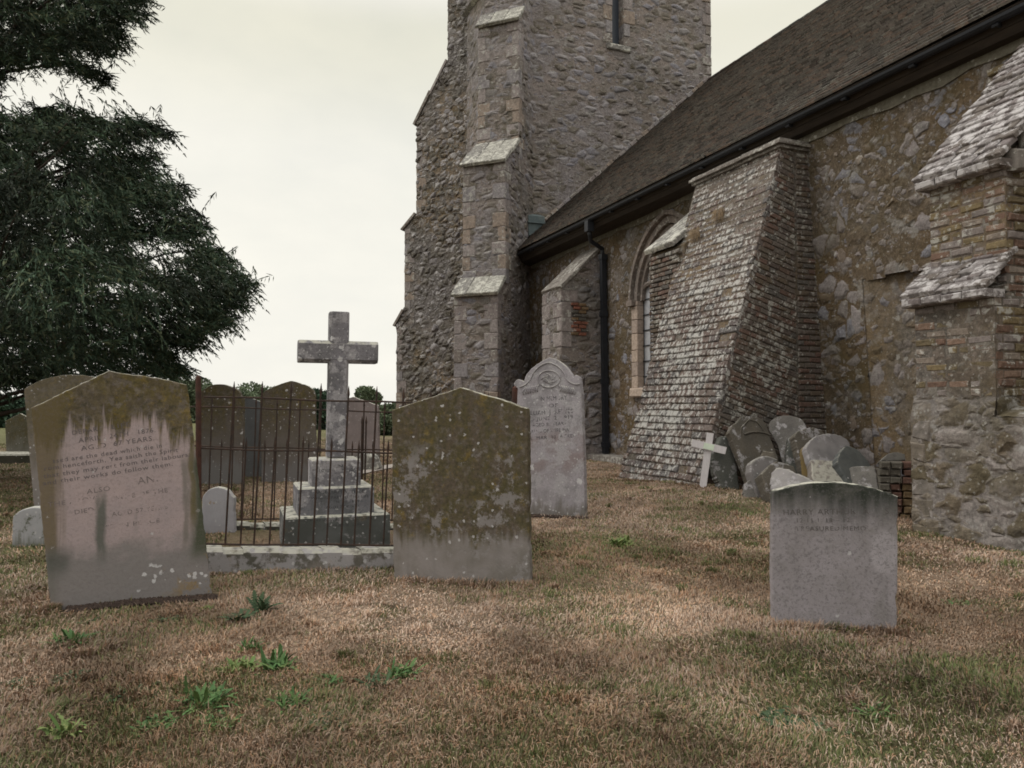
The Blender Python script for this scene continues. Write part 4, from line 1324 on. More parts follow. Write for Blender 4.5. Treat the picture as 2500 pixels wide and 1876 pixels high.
for t_, a_, b_, h_ in (('IN MEMORY', (540, 401), (567, 399.5), 4.2), ('OF', (549, 407.5), (558, 407), 3.8), ('LLIAM  J  REEVES', (530.7, 415.2), (573, 413), 4.4),
                       ('D JUNE  2  1919', (531, 421), (573, 418.5), 3.6), ('AGED 81 YEARS', (532.5, 426.8), (566, 424.8), 3.4), ('ALSO OF WIFE MA', (531, 433.6), (569, 431.4), 3.8),
                       ('D MAR  30  AGED', (531, 440), (574, 437.4), 3.4)):
    G6.line(t_, a_, b_, h_)
G6.cut(M['ink_grey'])
# carved relief: moulded rim, oval with a spray of leaves
rl = MB()
def rel(pts, r, off=0.004):
    rl.tube([on_plane(x, y, G6.o, G6.n) + G6.n * off for x, y in pts], r, 6)
rel(bez((520, 387), (529, 385), (533, 373), 8) + bez((534, 372), (540, 364), (549, 362.5), 6), .008)
rel(bez((549, 362.5), (562, 366), (566, 377), 8) + bez((566, 378), (571, 386), (580, 384), 6), .008)
el = [(549 + 11 * math.cos(a), 379 - 8.5 * math.sin(a)) for a in np.linspace(0, 2 * math.pi, 22)]
rel(el, .007)
for k in range(15):
    a = 2 * math.pi * k / 15; r0 = random.uniform(1, 4)
    rel([(549 + r0 * math.cos(a), 379 - r0 * .8 * math.sin(a)), (549 + (r0 + 2.5) * math.cos(a + .3), 379 - (r0 + 2.5) * .8 * math.sin(a + .3)), (549 + (r0 + 4) * math.cos(a + .7), 379 - (r0 + 4) * .8 * math.sin(a + .7))], .006)
for sg in (-1, 1):
    for k in range(7):
        x = 549 + sg * (10 + k * 2.3); y = 385 + .5 * k
        rel([(x, y), (x + sg * 2.5, y + 3.2), (x + sg * 1.2, y + 6.5)], .008)
rl.build('carving', m6, G6.ob, smooth=True)

def g7_extra(g, col, X, Z, drips, n1, n2):
    # blotched grey, with one cleaner oval patch near the right edge
    q = g.noise(g.vec(g.obj, loc=(5, 0, 2)), 5, 8, 0.7)
    col = g.mix(g.mul(g.sm(q, 0.48, 0.66), 0.45), col, (0.15, 0.142, 0.13))
    dx = g.mul(g.sub(X, 0.265), 1 / 0.075); dz = g.mul(g.sub(Z, 0.43), 1 / 0.13)
    r2 = g.addm(g.addm(g.mul(dx, dx), g.mul(dz, dz)), g.mul(g.sub(n1, 0.5), 0.8))
    return g.mix(g.mul(g.sm(r2, 1.25, 0.55), 0.75), col, (0.34, 0.315, 0.335))
m7 = headstone_mat('grey rounded stone', (0.285, 0.262, 0.28), (0.245, 0.225, 0.235), dark_top=(0.64, 0.13, (0.030, 0.035, 0.028)), white=0.05, speck=0.55, orange=0.0, streak=0.12, extra=g7_extra)
o7 = [(772.5, 629), (771.8, 560), (772.6, 493)] + bez((773.5, 491.5), (834, 470.5), (898, 496.5), 22) + [(898, 560), (895.5, 630)]
G7 = Slab('headstone', 'low grey headstone with curved blackened top standing alone on the right', 'headstone', o7, (835, 629), 0.085, m7, face=190, tilt=1)
for t_, a_, b_, h_ in (('HARRY ARTHUR  A     S', (783.6, 515), (889, 513.8), 5.6), ('12·11·1918 – 12', (797, 522.4), (850, 522), 4.2), ('TREASURED MEMO', (795.7, 530.8), (866, 530.4), 4.4)):
    G7.line(t_, a_, b_, h_)
G7.cut(worn('eroded letters', (0.10, 0.09, 0.088), 0.40, 14))

m2 = headstone_mat('pale slate-topped stone', (0.25, 0.225, 0.22), (0.20, 0.18, 0.17), moss=(0.14, 0.115, 0.06), moss_z=(0.2, 1.1), drip=0.6, white=0.3, white_big=0.3, orange=0.25, cover=0.7)
Slab('headstone', 'broad arched headstone half hidden behind the drip-stained pinkish one', 'headstone',
     [(36, 506), (24, 392)] + bez((24, 389), (50, 372), (82, 375), 10) + bez((82, 375), (112, 378), (128, 396), 6) + [(132, 506)], (84, 506), .12, m2, face=165)
m3 = headstone_mat('mossy grey stone', (0.19, 0.185, 0.165), (0.14, 0.135, 0.11), moss=(0.10, 0.095, 0.055), moss_z=(0.1, 0.6), drip=0.6, white=0.2, cover=0.7)
Slab('headstone', 'small gabled mossy headstone far off at the left edge', 'headstone', [(7, 455), (5, 421), (20, 413.5), (35, 421), (36, 455)], (20, 455), .12, m3, face=165, depth=18.5)
m4 = headstone_mat('white rounded stone', (0.36, 0.36, 0.38), (0.30, 0.30, 0.31), white=0.2, patch=0.5, dirt_low=(0.06, (0.16, 0.16, 0.14)),
                   extra=lambda g, col, X, Z, drips, n1, n2: g.mix(g.mul(g.sm(g.noise(g.obj, 9, 8, 0.75), 0.52, 0.6), 0.85), col, (0.075, 0.08, 0.05)))
Slab('footstone', 'low white rounded stone with black blotches left of the pinkish headstone', 'headstone', [(12, 546), (12.5, 520)] + bez((13, 516), (24, 505), (44, 508), 8) + bez((45, 508), (62, 512), (66, 528), 5) + [(67, 548)], (38, 546), .12, m4, face=165)
m8 = headstone_mat('dim lichened stone', (0.15, 0.135, 0.125), (0.125, 0.11, 0.10), moss=(0.105, 0.085, 0.072), moss_z=(0.5, 1.2), drip=0.5, white=0.25, white_big=0.5, cover=0.8, dirt_low=(0.35, (0.17, 0.165, 0.165)))
Slab('headstone', 'arched brown headstone seen through the railings beside the corner post', 'headstone',
     [(199, 484), (200, 400)] + bez((200, 393), (214, 377), (238, 390), 9) + [(243, 399), (243, 484)], (221, 484), .13, m8, face=175, tilt=-1)
Slab('headstone', 'plain narrow bluish headstone between the two arched brown ones behind the railings', 'headstone',
     [(238, 477), (238, 402), (248, 397), (262, 402), (262, 477)], (250, 477), .12, headstone_mat('bluish plain stone', (0.17, 0.175, 0.185), (0.14, 0.145, 0.15), white=0.1, streak=0.2), face=175)
Slab('headstone', 'spotted brown headstone with shouldered round top behind the railings', 'headstone',
     [(262, 482), (260, 401)] + bez((260.5, 397), (263, 391), (270, 388.5), 5) + bez((272, 387.5), (282, 383), (290, 381), 4) + bez((292, 381), (306, 384), (311, 388), 4) + bez((312, 389), (315.5, 393), (315, 400), 4) + [(316, 482)],
     (289, 482), .13, headstone_mat('spotted brown stone', (0.15, 0.13, 0.12), (0.12, 0.105, 0.09), moss=(0.108, 0.086, 0.072), moss_z=(0.5, 1.3), drip=0.4, white=0.3, white_big=1.0, cover=0.8, dirt_low=(0.3, (0.165, 0.155, 0.155))), face=175)
Slab('headstone', 'pinkish gabled headstone standing farther off right of the stone cross', 'headstone',
     [(331, 462), (330, 405), (353, 396.8), (378, 405.5), (379, 462)], (355, 462), .13, headstone_mat('distant pink stone', (0.29, 0.245, 0.245), (0.24, 0.205, 0.205), white=0.2, white_big=0.2, streak=0.25, dirt_low=(0.2, (0.17, 0.16, 0.15))), face=185)
Slab('boulder', 'low pale lichened stone lying at the foot of the distant pinkish headstone', 'stone',
     [(351, 472), (355, 458)] + bez((357, 455), (366, 450), (374, 457), 6) + [(378, 466), (379, 470)], (364, 471), .35, M['cap_stone'], face=185, rough=.01, bev=.05)
m11 = headstone_mat('white orange-lichened stone', (0.36, 0.35, 0.38), (0.31, 0.30, 0.32), white=0.2, orange=0.8, patch=0.4)
Slab('footstone', 'small white rounded stone with orange lichen just beyond the rear railing', 'headstone', [(202, 534), (202, 500)] + bez((203, 496), (212, 482), (228, 491), 8) + [(234, 498), (235, 534)], (218, 533), .10, m11, face=172)
m_k = headstone_mat('dark kerb stone', (0.08, 0.075, 0.06), (0.06, 0.06, 0.045), white=0.1)
kb = MB()
a_, b_ = on_ground(-10, 462), on_ground(58, 462)
u_ = (b_ - a_); L_ = u_.length; u_.normalize()
kb.brick((a_ + b_) / 2 + EZV * .06, u_, EZV, Vector((u_.y, -u_.x, 0)), L_ / 2, .14, .5, .03, .01)
tag(kb.build('ledger_stone', m_k, None, origin=(a_ + b_) / 2), 'dark low grave slab lying in the grass at the far left edge', 'grave slab')

# ------------------------------------------------------------------ stone cross monument
m_c = headstone_mat('lichened cross stone', (0.22, 0.21, 0.23), (0.14, 0.135, 0.145), white=0.9, white_big=0.6, patch=1.1, speck=0.5, streak=0.3)
m_b = headstone_mat('base block stone', (0.20, 0.195, 0.215), (0.12, 0.122, 0.13), white=0.5, patch=0.7, streak=0.5, speck=0.4)
m_pl = headstone_mat('damp plinth stone', (0.13, 0.135, 0.135), (0.085, 0.09, 0.085), white=0.4, patch=0.45, streak=0.5, orange=0.15)
cf = az(160); cr_ = Vector((-cf.y, cf.x, 0)); 
if cr_.dot(RGT) < 0: cr_ = -cr_
Mc = at_depth(336, 500, 6.62); Mc.z = 0
cross = empty('cross_monument', (Mc.x, Mc.y, 0.0), 'tall grey stone cross on three stepped blocks inside the railings', 'grave monument', rz=math.atan2(cr_.y, cr_.x))
def blk(name, mat, hw, hd, z0, z1, off=0.0, bev=.012, side_shift=0.0, tiltx=0.0):
    m = MB()
    c = Mc + cr_ * side_shift
    rings = []
    for (b_, z) in ((0, z0), (0, z1 - bev), (bev, z1)):
        rings += [c + cr_ * (sx * (hw - b_)) - cf * (sy * (hd - b_)) + EZV * (z + tiltx * sx * hw) for sx, sy in ((-1, -1), (1, -1), (1, 1), (-1, 1))]
    F = [(3, 2, 1, 0)]
    for r_ in (0, 4):
        for i in range(4): F.append((r_ + i, r_ + (i + 1) % 4, r_ + 4 + (i + 1) % 4, r_ + 4 + i))
    F.append((8, 9, 10, 11))
    return m.add(rings, F).build(name, mat, cross)
blk('plinth', m_pl, .43, .40, -.25, .305, side_shift=-.025)
blk('middle_block', m_b, .315, .30, .305, .532, side_shift=-.03)
blk('upper_block', m_c, .205, .20, .532, .760, side_shift=-.02)
def chamfered(m, c, eu, ev, en, du, dv, dn, ch):
    """bar along ev with chamfered long edges"""
    prof = [(-du + ch, -dn), (du - ch, -dn), (du, -dn + ch), (du, dn - ch), (du - ch, dn), (-du + ch, dn), (-du, dn - ch), (-du, -dn + ch)]
    V = []
    for t, k in ((-dv, .96), (-dv + .01, 1), (dv - .01, 1), (dv, .96)):
        V += [c + ev * t + eu * (a * k) + en * (b_ * k) for a, b_ in prof]
    F = [tuple(range(7, -1, -1)), tuple(24 + i for i in range(8))]
    for r_ in (0, 8, 16):
        for i in range(8): F.append((r_ + i, r_ + (i + 1) % 8, r_ + 8 + (i + 1) % 8, r_ + 8 + i))
    m.add(V, F)
cm = MB()
lean = (EZV + cr_ * .012).normalized()
chamfered(cm, Mc + EZV * 1.41 + cr_ * .006, cr_, lean, cf, .086, .640, .075, .022)
cm.build('shaft', m_c, cross)
cm = MB()
chamfered(cm, Mc + EZV * 1.695 + cr_ * .008 - cf * 0.001, lean, cr_, cf, .098, .345, .078, .030)
cm.build('arms', m_c, cross)
tx = MB()
def face_text(t, z, x0, x1, h, dist):
    put_text(tx, t, Mc + cf * dist + cr_ * x0 + EZV * z, Mc + cf * dist + cr_ * x1 + EZV * z, h, cf)
face_text('IN', .690, -.02, .03, .025, .2015)
face_text('LOVING     MEMORY', .655, -.165, .165, .026, .2015)
face_text('OF', .588, -.02, .03, .025, .2015)
face_text('WILLIAM WHITE', .478, -.20, .20, .030, .3015)
face_text('WHO DEPARTED THIS LIFE', .436, -.24, .24, .022, .3015)
face_text('MARCH 18 1879', .397, -.16, .16, .022, .3015)
face_text('AGED 78 YEARS', .355, -.12, .16, .022, .3015)
face_text('LEFT MARY HIS WIFE FOUR SONS AND THREE', .262, -.34, .38, .024, .4015)
face_text('DAUGHTERS TO MOURN', .215, -.12, .16, .020, .4015)
tx.build('inscription', M['ink_grey'], cross)

# ------------------------------------------------------------------ kerb and iron railings
FD, BD = az(82), az(-26)
Fo = at_depth(199, 545, 5.52); Fo.z = 0
KW, KD = 2.30, 1.95
Fz = gzf(Fo.x + .8, Fo.y + .8)
def FP(s, b, z): return Fo + FD * s + BD * b + EZV * (z - .03 * s - .035 * b)
m_kb = headstone_mat('lichened kerb', (0.19, 0.17, 0.155), (0.10, 0.095, 0.08), white=0.2, white_big=0.5, patch=1.3, moss=None, orange=0.1, streak=0.2)
m_kd = headstone_mat('dark wet kerb', (0.075, 0.07, 0.06), (0.055, 0.052, 0.045), white=0.15, patch=0.2)
grave = empty('kerbed_grave', (Fo.x, Fo.y, 0), 'long grave plot framed by lichened stone kerbs under the iron railings', 'grave kerb')
def kerb(mat, s0, s1, b0, b1, z1=.175):
    m = MB()
    lng = (s1 - s0) > (b1 - b0)
    n = 18
    for i in range(n):
        t0, t1 = i / n, (i + 1) / n
        if lng: a0, a1, c0, c1 = s0 + (s1 - s0) * t0, s0 + (s1 - s0) * t1, b0, b1
        else: a0, a1, c0, c1 = s0, s1, b0 + (b1 - b0) * t0, b0 + (b1 - b0) * t1
        e = .0 
        j = .006 * math.sin(i * 2.1) + random.uniform(-.004, .004)
        if i == 2 and lng: pass
        ax, cx_ = (a0, a1) if lng else (a0, a1), (c0, c1) if lng else (c0, c1)
        P = [FP(ax[0], cx_[0], -.25), FP(ax[1], cx_[0], -.25), FP(ax[1], cx_[1], -.25), FP(ax[0], cx_[1], -.25)]
        P += [FP(ax[0], cx_[0], z1 - .03 + j), FP(ax[1], cx_[0], z1 - .03 + j), FP(ax[1], cx_[1], z1 - .03 + j), FP(ax[0], cx_[1], z1 - .03 + j)]
        q = .028
        P += [FP(ax[0] + (0 if lng else q), cx_[0] + (q if lng else 0), z1 + j), FP(ax[1] - (0 if lng else q), cx_[0] + (q if lng else 0), z1 + j),
              FP(ax[1] - (0 if lng else q), cx_[1] - (q if lng else 0), z1 + j), FP(ax[0] + (0 if lng else q), cx_[1] - (q if lng else 0), z1 + j)]
        F = [(3, 2, 1, 0), (8, 9, 10, 11)]
        for r_ in (0, 4):
            for k in range(4): F.append((r_ + k, r_ + (k + 1) % 4, r_ + 4 + (k + 1) % 4, r_ + 4 + k))
        m.add(P, F)
    return m.build('kerb_stone', mat, grave)
kerb(m_kb, -.12, KW + .12, -.10, .10)
kerb(m_kb, -.12, KW + .12, KD - .10, KD + .10, .165).data.materials[0] = m_kd
kerb(m_kd, -.12, .08, .104, KD - .104)
kerb(m_kd, KW - .08, KW + .12, .104, KD - .104)
rail = empty('iron_railing', (Fo.x, Fo.y, 0), 'rusty spiked iron railing round the stone cross grave', 'railing')
def spike(mb, p, top, r):
    """square bar with a spear point"""
    d = top - p; L = d.length; d.normalize()
    mb.tube([p, p + d * (L - .085)], r, 5)
    mb.tube([p + d * (L - .085), p + d * (L - .062)], r, 5, r2=r * 1.45)
    mb.tube([p + d * (L - .062), top], r * 1.45, 5, r2=.0012)
def panel(P, length, n, lean, first=1, last=None, sh=0.0, dz=0.0, r=.0078, heights=(1.405, 1.0)):
    """P(t, z, out) gives a point t metres along the side"""
    tall = []
    for i in range(first, (last or n) + 1):
        t = length * i / (n + 1)
        for k, H in ((0, heights[0]), (1, heights[1])):
            tt = t + (0 if k == 0 else length / (n + 1) * .5)
            if tt > length - .03: continue
            m = MB()
            jz = random.uniform(-.012, .012); jx = random.uniform(-.006, .006)
            spike(m, P(tt - lean * .62 + jx, .19), P(tt + lean * (H - .81) + jx * 1.2, H + jz), r if k == 0 else r * .9)
            m.build('bar', M['rust'], rail)
    for zz, rr in ((1.285, .0075), (.90, .0075), (.198, .0085)):
        m = MB()
        q = 14
        m.tube([P(length * i / q + lean * (zz - .81), zz + .004 * math.sin(i * 1.1 + zz * 9)) + Vector((0, 0, 0)) for i in range(q + 1)], rr, 5)
        m.build('rail', M['rust'], rail)
panel(lambda t, z: FP(t, 0, z), KW, 10, .042)
panel(lambda t, z: FP(t, KD, z + .0), KW, 10, .02, heights=(1.40, .99))
lf = -.055   # the left side leans outwards
for s_ in (1.655, 1.695):
    m = MB(); spike(m, FP(s_, KD - .02, .6), FP(s_ + .01, KD - .02, 1.24), .009); m.build('bar', M['rust'], rail)
panel(lambda t, z: FP(-(z - .2) * .11, t, z), KD, 9, .0)
panel(lambda t, z: FP(KW - (z - .2) * .0, t, z), KD, 9, .0)
def post(s, b, H, out=0.0, r=.020):
    m = MB()
    p0, p1 = FP(s, b, .1), FP(s + out, b, H)
    m.tube([p0, p1, p1 + EZV * .008], r, 10)
    d = p1
    m.tube([d + EZV * .008, d + EZV * .022], r * .9, 10, r2=r * .4)
    m.build('post', M['rust_post'], rail)
post(0, 0, 1.42, -.02); post(KW, 0, 1.42, .05, .022); post(0, KD, 1.36, -.09); post(KW, KD, 1.36)

# ------------------------------------------------------------------ white wooden cross
wc0 = on_ground(702.5, 489)
base = at_depth(702.5, 489, 10.0)
wn_ = (az(196) * math.cos(math.radians(8)) + EZV * math.sin(math.radians(8))).normalized()
wcross = empty('grave_marker', base, 'narrow greyed wooden cross with a small plaque leaning on the brick buttress', 'wooden cross')
wu = Vector((-az(196).y, az(196).x, 0)); 
if wu.dot(RGT) < 0: wu = -wu
wup = wn_.cross(wu)
if wup.z < 0: wup = -wup
top = on_plane(710.3, 433, base, wn_)
wd_ = (top - base).normalized(); wr_ = wn_.cross(wd_)
if wr_.dot(RGT) < 0: wr_ = -wr_
H_ = (top - base).length
m = MB(); q = .046
m.add([base + wn_ * s * .014 + wr_ * x + wd_ * z for s in (-1, 1) for x, z in ((0, 0), (q, .05), (q, H_), (-q, H_), (-q, .05))],
      [(4, 3, 2, 1, 0), (5, 6, 7, 8, 9)] + [(i, (i + 1) % 5, 5 + (i + 1) % 5, 5 + i) for i in range(5)])
m.build('upright', M['grey_wood'], wcross)
m = MB()
c = base + wd_ * (H_ * .70) + wn_ * .026
arm = (on_plane(726, 452, base, wn_) - on_plane(692, 444, base, wn_)); AL = arm.length / 2; arm.normalize()
c = (on_plane(726, 450.5, base, wn_) + on_plane(692, 443.5, base, wn_)) / 2 + wn_ * .0275
m.box(c, arm, wn_.cross(arm), wn_, AL, .048, .013)
m.build('crossbar', M['grey_wood'], wcross)
m = MB(); m.box(c + wn_ * .0155, arm, wn_.cross(arm), wn_, .068, .040, .002)
pq = m.build('plaque', M['plaque'], wcross)
tx = MB()
ey_ = wn_.cross(arm); 
if ey_.z < 0: ey_ = -ey_
for i, t_ in enumerate(('IN LOVING', 'MEMORY OF', 'R.I.P.')):
    p_ = c + wn_ * .0180 + ey_ * (.018 - i * .020)
    put_text(tx, t_, p_ - arm * (.045 - .01 * i), p_ + arm * (.045 - .01 * i), .012, wn_)
del tx

# ------------------------------------------------------------------ heap of broken headstones
GRP = 'broken headstones heaped against the church'
hs = lambda n, c1, c2, **k: headstone_mat(n, c1, c2, **k)
mA = hs('olive broken stone', (0.12, 0.104, 0.085), (0.09, 0.08, 0.068), white=0.04, streak=0.2, patch=0.4, speck=.4, top=.25)
mB_ = hs('grey broken stone', (0.15, 0.14, 0.132), (0.11, 0.102, 0.098), white=0.04, streak=0.2, patch=0.4, speck=.4, top=.25)
mC = hs('pale broken stone', (0.25, 0.235, 0.24), (0.17, 0.16, 0.165), white=0.04, patch=0.5, top=.4)
mD = hs('slate broken stone', (0.10, 0.105, 0.105), (0.075, 0.08, 0.08), white=0.04, top=.3)
mE = hs('rough dark stone', (0.115, 0.115, 0.105), (0.08, 0.085, 0.078), white=0.1, patch=0.4, speck=.4, top=.25)
Slab('broken_headstone', 'rough dark upright slab right behind the small wooden cross', 'broken headstone',
     [(721, 436), (728, 436.5), (734, 452), (739, 475), (741, 497), (724, 494), (717, 478), (713, 462), (714, 450)], (732, 496), 0.15, mE, face=169, tilt=13, depth=10.0, group=GRP, rough=.006, bev=.02)
s2 = Slab('broken_headstone', 'tallest olive slab of the heap, with a pointed inset panel, leaning left', 'broken headstone',
     [(729, 433)] + bez((732, 425), (737, 424), (741, 416.5), 5) + bez((743, 416), (756, 416), (762, 419), 5) + [(767, 426), (771, 440), (777, 455), (788, 500), (766, 506), (752, 494), (744, 470)], (768, 502), 0.11, mA, face=168, tilt=21, depth=9.75, group=GRP, rough=.003)
pm_ = MB()
pl = [on_plane(x, y, s2.o, s2.n) + s2.n * .006 for x, y in ((740, 436), (741, 428), (749, 419.5), (757, 422), (766, 434))]
pm_.tube(pl, .010, 6); pm_.tube([on_plane(x, y, s2.o, s2.n) + s2.n * .006 for x, y in bez((744, 434.5), (757, 429), (771, 435.5), 6)], .014, 6)
pm_.build('moulding', mA, s2.ob)
Slab('broken_headstone', 'round-topped grey slab standing at the back against the brick side', 'broken headstone',
     [(778, 446), (769, 430)] + bez((768.5, 424), (775, 414), (789, 415.5), 6) + bez((790, 415.5), (802, 417), (805, 424), 4) + [(812, 445), (812, 470), (790, 470)], (795, 468), 0.11, mB_, face=212, tilt=23, depth=9.95, group=GRP, nb=2)
Slab('broken_headstone', 'brownish square-shouldered slab behind the pale round one in the heap', 'broken headstone',
     [(801, 466), (794, 436), (797, 431)] + bez((799, 430), (812, 425), (822, 430), 5) + [(826, 436), (832, 462), (830, 472)], (815, 470), 0.13, mA, face=167, tilt=25, depth=9.6, group=GRP, rough=.0045, bev=.012)
Slab('broken_headstone', 'pale round-headed slab high in the middle of the heap', 'broken headstone',
     [(810, 462), (806, 448)] + bez((807, 445), (815, 432.5), (830, 433.5), 6) + bez((831, 433.5), (846, 435), (850, 444), 5) + [(852, 460), (848, 474), (815, 474)], (830, 472), 0.10, mC, face=162, tilt=27, depth=9.3, group=GRP, rough=.0045, bev=.012)
Slab('broken_headstone', 'orange-edged piece tucked left behind the pale round-headed slab', 'broken headstone',
     [(806, 476), (799.5, 455)] + bez((800, 450), (804, 444), (812, 443), 4) + [(816, 462), (820, 478)], (808, 476), 0.09, hs('ochre broken stone', (0.17, 0.12, 0.05), (0.12, 0.095, 0.06), white=0.04, orange=0.5), face=213, tilt=25, depth=9.4, group=GRP, rough=.0045, bev=.012)
Slab('broken_headstone', 'dark slate slab with a white chipped left edge at the right of the heap', 'broken headstone',
     [(837, 462)] + bez((838, 456), (842, 448), (846, 445.5), 4) + bez((846, 445.3), (860, 447), (871, 465), 6) + [(874, 476), (846, 478)], (856, 474), 0.11, mD, face=158, tilt=33, depth=9.1, group=GRP, rough=.0045, bev=.012)
Slab('broken_headstone', 'flat light tan slab lying back in the centre of the heap', 'broken headstone',
     [(811, 459), (836, 461), (843, 468), (856, 486), (858, 498), (822, 496), (812, 478)], (835, 492), 0.13, hs('tan broken stone', (0.225, 0.20, 0.18), (0.18, 0.16, 0.145), white=0.04, patch=0.25), face=169, tilt=43, depth=8.9, group=GRP, rough=.0045, bev=.012)
Slab('broken_headstone', 'plain square grey-brown slab at the right end of the heap beside the loose bricks', 'broken headstone',
     [(849, 468), (853, 466), (875, 466), (879, 492), (866, 500), (858, 492)], (866, 498), 0.11, mB_, face=212, tilt=35, depth=8.8, group=GRP, rough=.0045, bev=.012)
Slab('broken_headstone', 'rounded stone with a white top standing left of centre in the heap', 'broken headstone',
     [(750, 472), (751, 464)] + bez((752, 462), (758, 455), (768, 455.5), 5) + [(778, 459), (776, 474), (774, 500), (760, 498)], (766, 499), 0.15, hs('white-topped stone', (0.19, 0.175, 0.175), (0.13, 0.125, 0.12), white=0.04, patch=0.5, top=.4), face=168, tilt=19, depth=9.2, group=GRP, bev=.02)
Slab('broken_headstone', 'brown angular slab behind the pale rough lump in front of the heap', 'broken headstone',
     [(761, 474), (767, 466), (776, 460), (794, 466), (797, 474), (812, 486), (806, 504), (776, 508)], (786, 504), 0.18, mA, face=167, tilt=29, depth=8.8, group=GRP, bev=.015)
Slab('broken_headstone', 'pale rough lump with a blunt left end lying in front of the heap', 'broken headstone',
     [(769, 482), (771, 472), (776, 466.5), (789, 468), (794, 472), (804, 474), (813, 480), (813, 496), (780, 500)], (794, 497), 0.18, mC, face=213, tilt=35, depth=8.45, group=GRP, rough=.006, bev=.03)
Slab('broken_headstone', 'thin pale fragment lying on top of the loose brick stack', 'broken headstone',
     [(880, 461)] + bez((882, 459), (889, 451), (898, 452), 5) + [(905, 454), (906, 460)], (893, 460), 0.07, mB_, face=158, tilt=40, depth=8.3, group=GRP, sink=0.0)

for nm_, pts_, b_, dd_, mm_ in (('small wedge-shaped fragment at the left foot of the heap', [(742, 497), (744, 484), (752, 478), (758, 488), (760, 500)], (751, 499), 9.2, mB_),
                     ('jagged brown fragment jammed between the white-topped stone and the tallest slab', [(757, 472), (762, 450), (774, 452), (782, 470), (778, 482)], (768, 480), 9.5, mA),
                     ('grey shard standing between the round-headed pale slab and the slate one', [(840, 478), (846, 456), (857, 452), (862, 470), (860, 484)], (850, 482), 9.25, mB_),
                     ('leaning dark splinter between the two back slabs', [(782, 470), (788, 438), (798, 434), (806, 462), (804, 474)], (795, 472), 9.85, mE)):
    Slab('broken_headstone', nm_, 'broken headstone', pts_, b_, .13, mm_, face=186, tilt=25, depth=dd_, group=GRP, rough=.008, bev=.015)

# loose bricks beside the near buttress: each lies free
LB0 = at_depth(879, 520, 8.15)
eu = Vector((0.45, -0.893, 0)); 
ln_ = RGT * .93 - az(0) * .37; ln_.normalize(); bk = Vector((-ln_.y, ln_.x, 0))
z = gzf(7.2, 5.6) - .02
rows_ = [(0.27, 4), (0.0, 4), (-.02, 4), (0.02, 4), (-.02, 3), (0.0, 4), (.01, 4), (0.02, 3)]
count = 0
for r_, (dx, nn) in enumerate(rows_):
    for k in range(nn if r_ else 3):
        cc = LB0 + ln_ * (.06 + dx * .3 + k * .113 + random.uniform(-.008, .008)) + bk * (random.uniform(-.02, .02) + .05)
        cc.z = z + .035 + r_ * .079
        rot = random.uniform(-.08, .08)
        e1 = (ln_ * math.cos(rot) + bk * math.sin(rot)); e2 = Vector((-e1.y, e1.x, 0))
        m = MB(); m.brick(cc, e1, EZV, -e2, .052 + random.uniform(-.004, .002), .034 + random.uniform(-.003, .002), .10, .010, .005)
        count += 1
        lb = m.build('loose_brick', block_mat('loose brick %d' % (count % 4), [[(0.20, 0.085, 0.06), (0.11, 0.10, 0.085), (0.17, 0.12, 0.07), (0.13, 0.075, 0.06)][(count * 7 + r_) % 4]], 26, lich=0.15, dark=0.5) if count <= 4 else bpy.data.materials['loose brick %d' % (count % 4)], None, origin=cc)
        tag(lb, 'weathered brick in the rough dry stack between the heap and the near buttress', 'brick', 'loose bricks stacked beside the near buttress')
# ------------------------------------------------------------------ ground, grass, weeds
def lerpc(a, b, t): return a + (b - a) * t[:, None]
GREEN_SPOTS = [(on_ground(620, 540), .45, .8), (on_ground(548, 548), .35, .6), (on_ground(20, 560), 1.1, .7), (on_ground(40, 440), 5.0, .9), (on_ground(700, 745), .35, .35), (on_ground(560, 740), .45, .5),
               (on_ground(1000, 690), .35, .5), (on_ground(80, 745), .5, .45), (on_ground(270, 480), 1.2, .5), (on_ground(380, 480), 1.5, .45), (on_ground(890, 740), .4, .35), (on_ground(420, 745), .4, .3),
               (on_ground(690, 500), .5, .3), (on_ground(640, 690), .3, .4), (on_ground(780, 670), .45, .5), (on_ground(830, 712), .35, .5)]
STRAW_SPOTS = [(on_ground(640, 600), .7, .8), (on_ground(250, 660), .45, .7), (on_ground(390, 625), .5, .7), (on_ground(900, 745), .5, .5), (on_ground(560, 700), .3, .5), (on_ground(350, 600), .6, .6), (on_ground(960, 640), .5, .5), (on_ground(700, 640), .3, .7)]
DARK_SPOTS = [(on_ground(860, 668), .38, .9), (on_ground(820, 655), .25, .6), (on_ground(960, 700), .3, .6), (on_ground(120, 625), .3, .4), (on_ground(470, 640), .5, .35), (on_ground(730, 600), .4, .3), (on_ground(100, 710), .4, .3)]
def patch(x, y, spots_):
    t = np.zeros_like(x)
    for p, r, s in spots_:
        wob = (fbm(x * 3 / r, y * 3 / r, 77, 3) - .5) * 1.0
        q = np.hypot(x - p.x, y - p.y) / r + wob
        t = np.maximum(t, s * np.clip(1.4 - q, 0, 1))
    return t
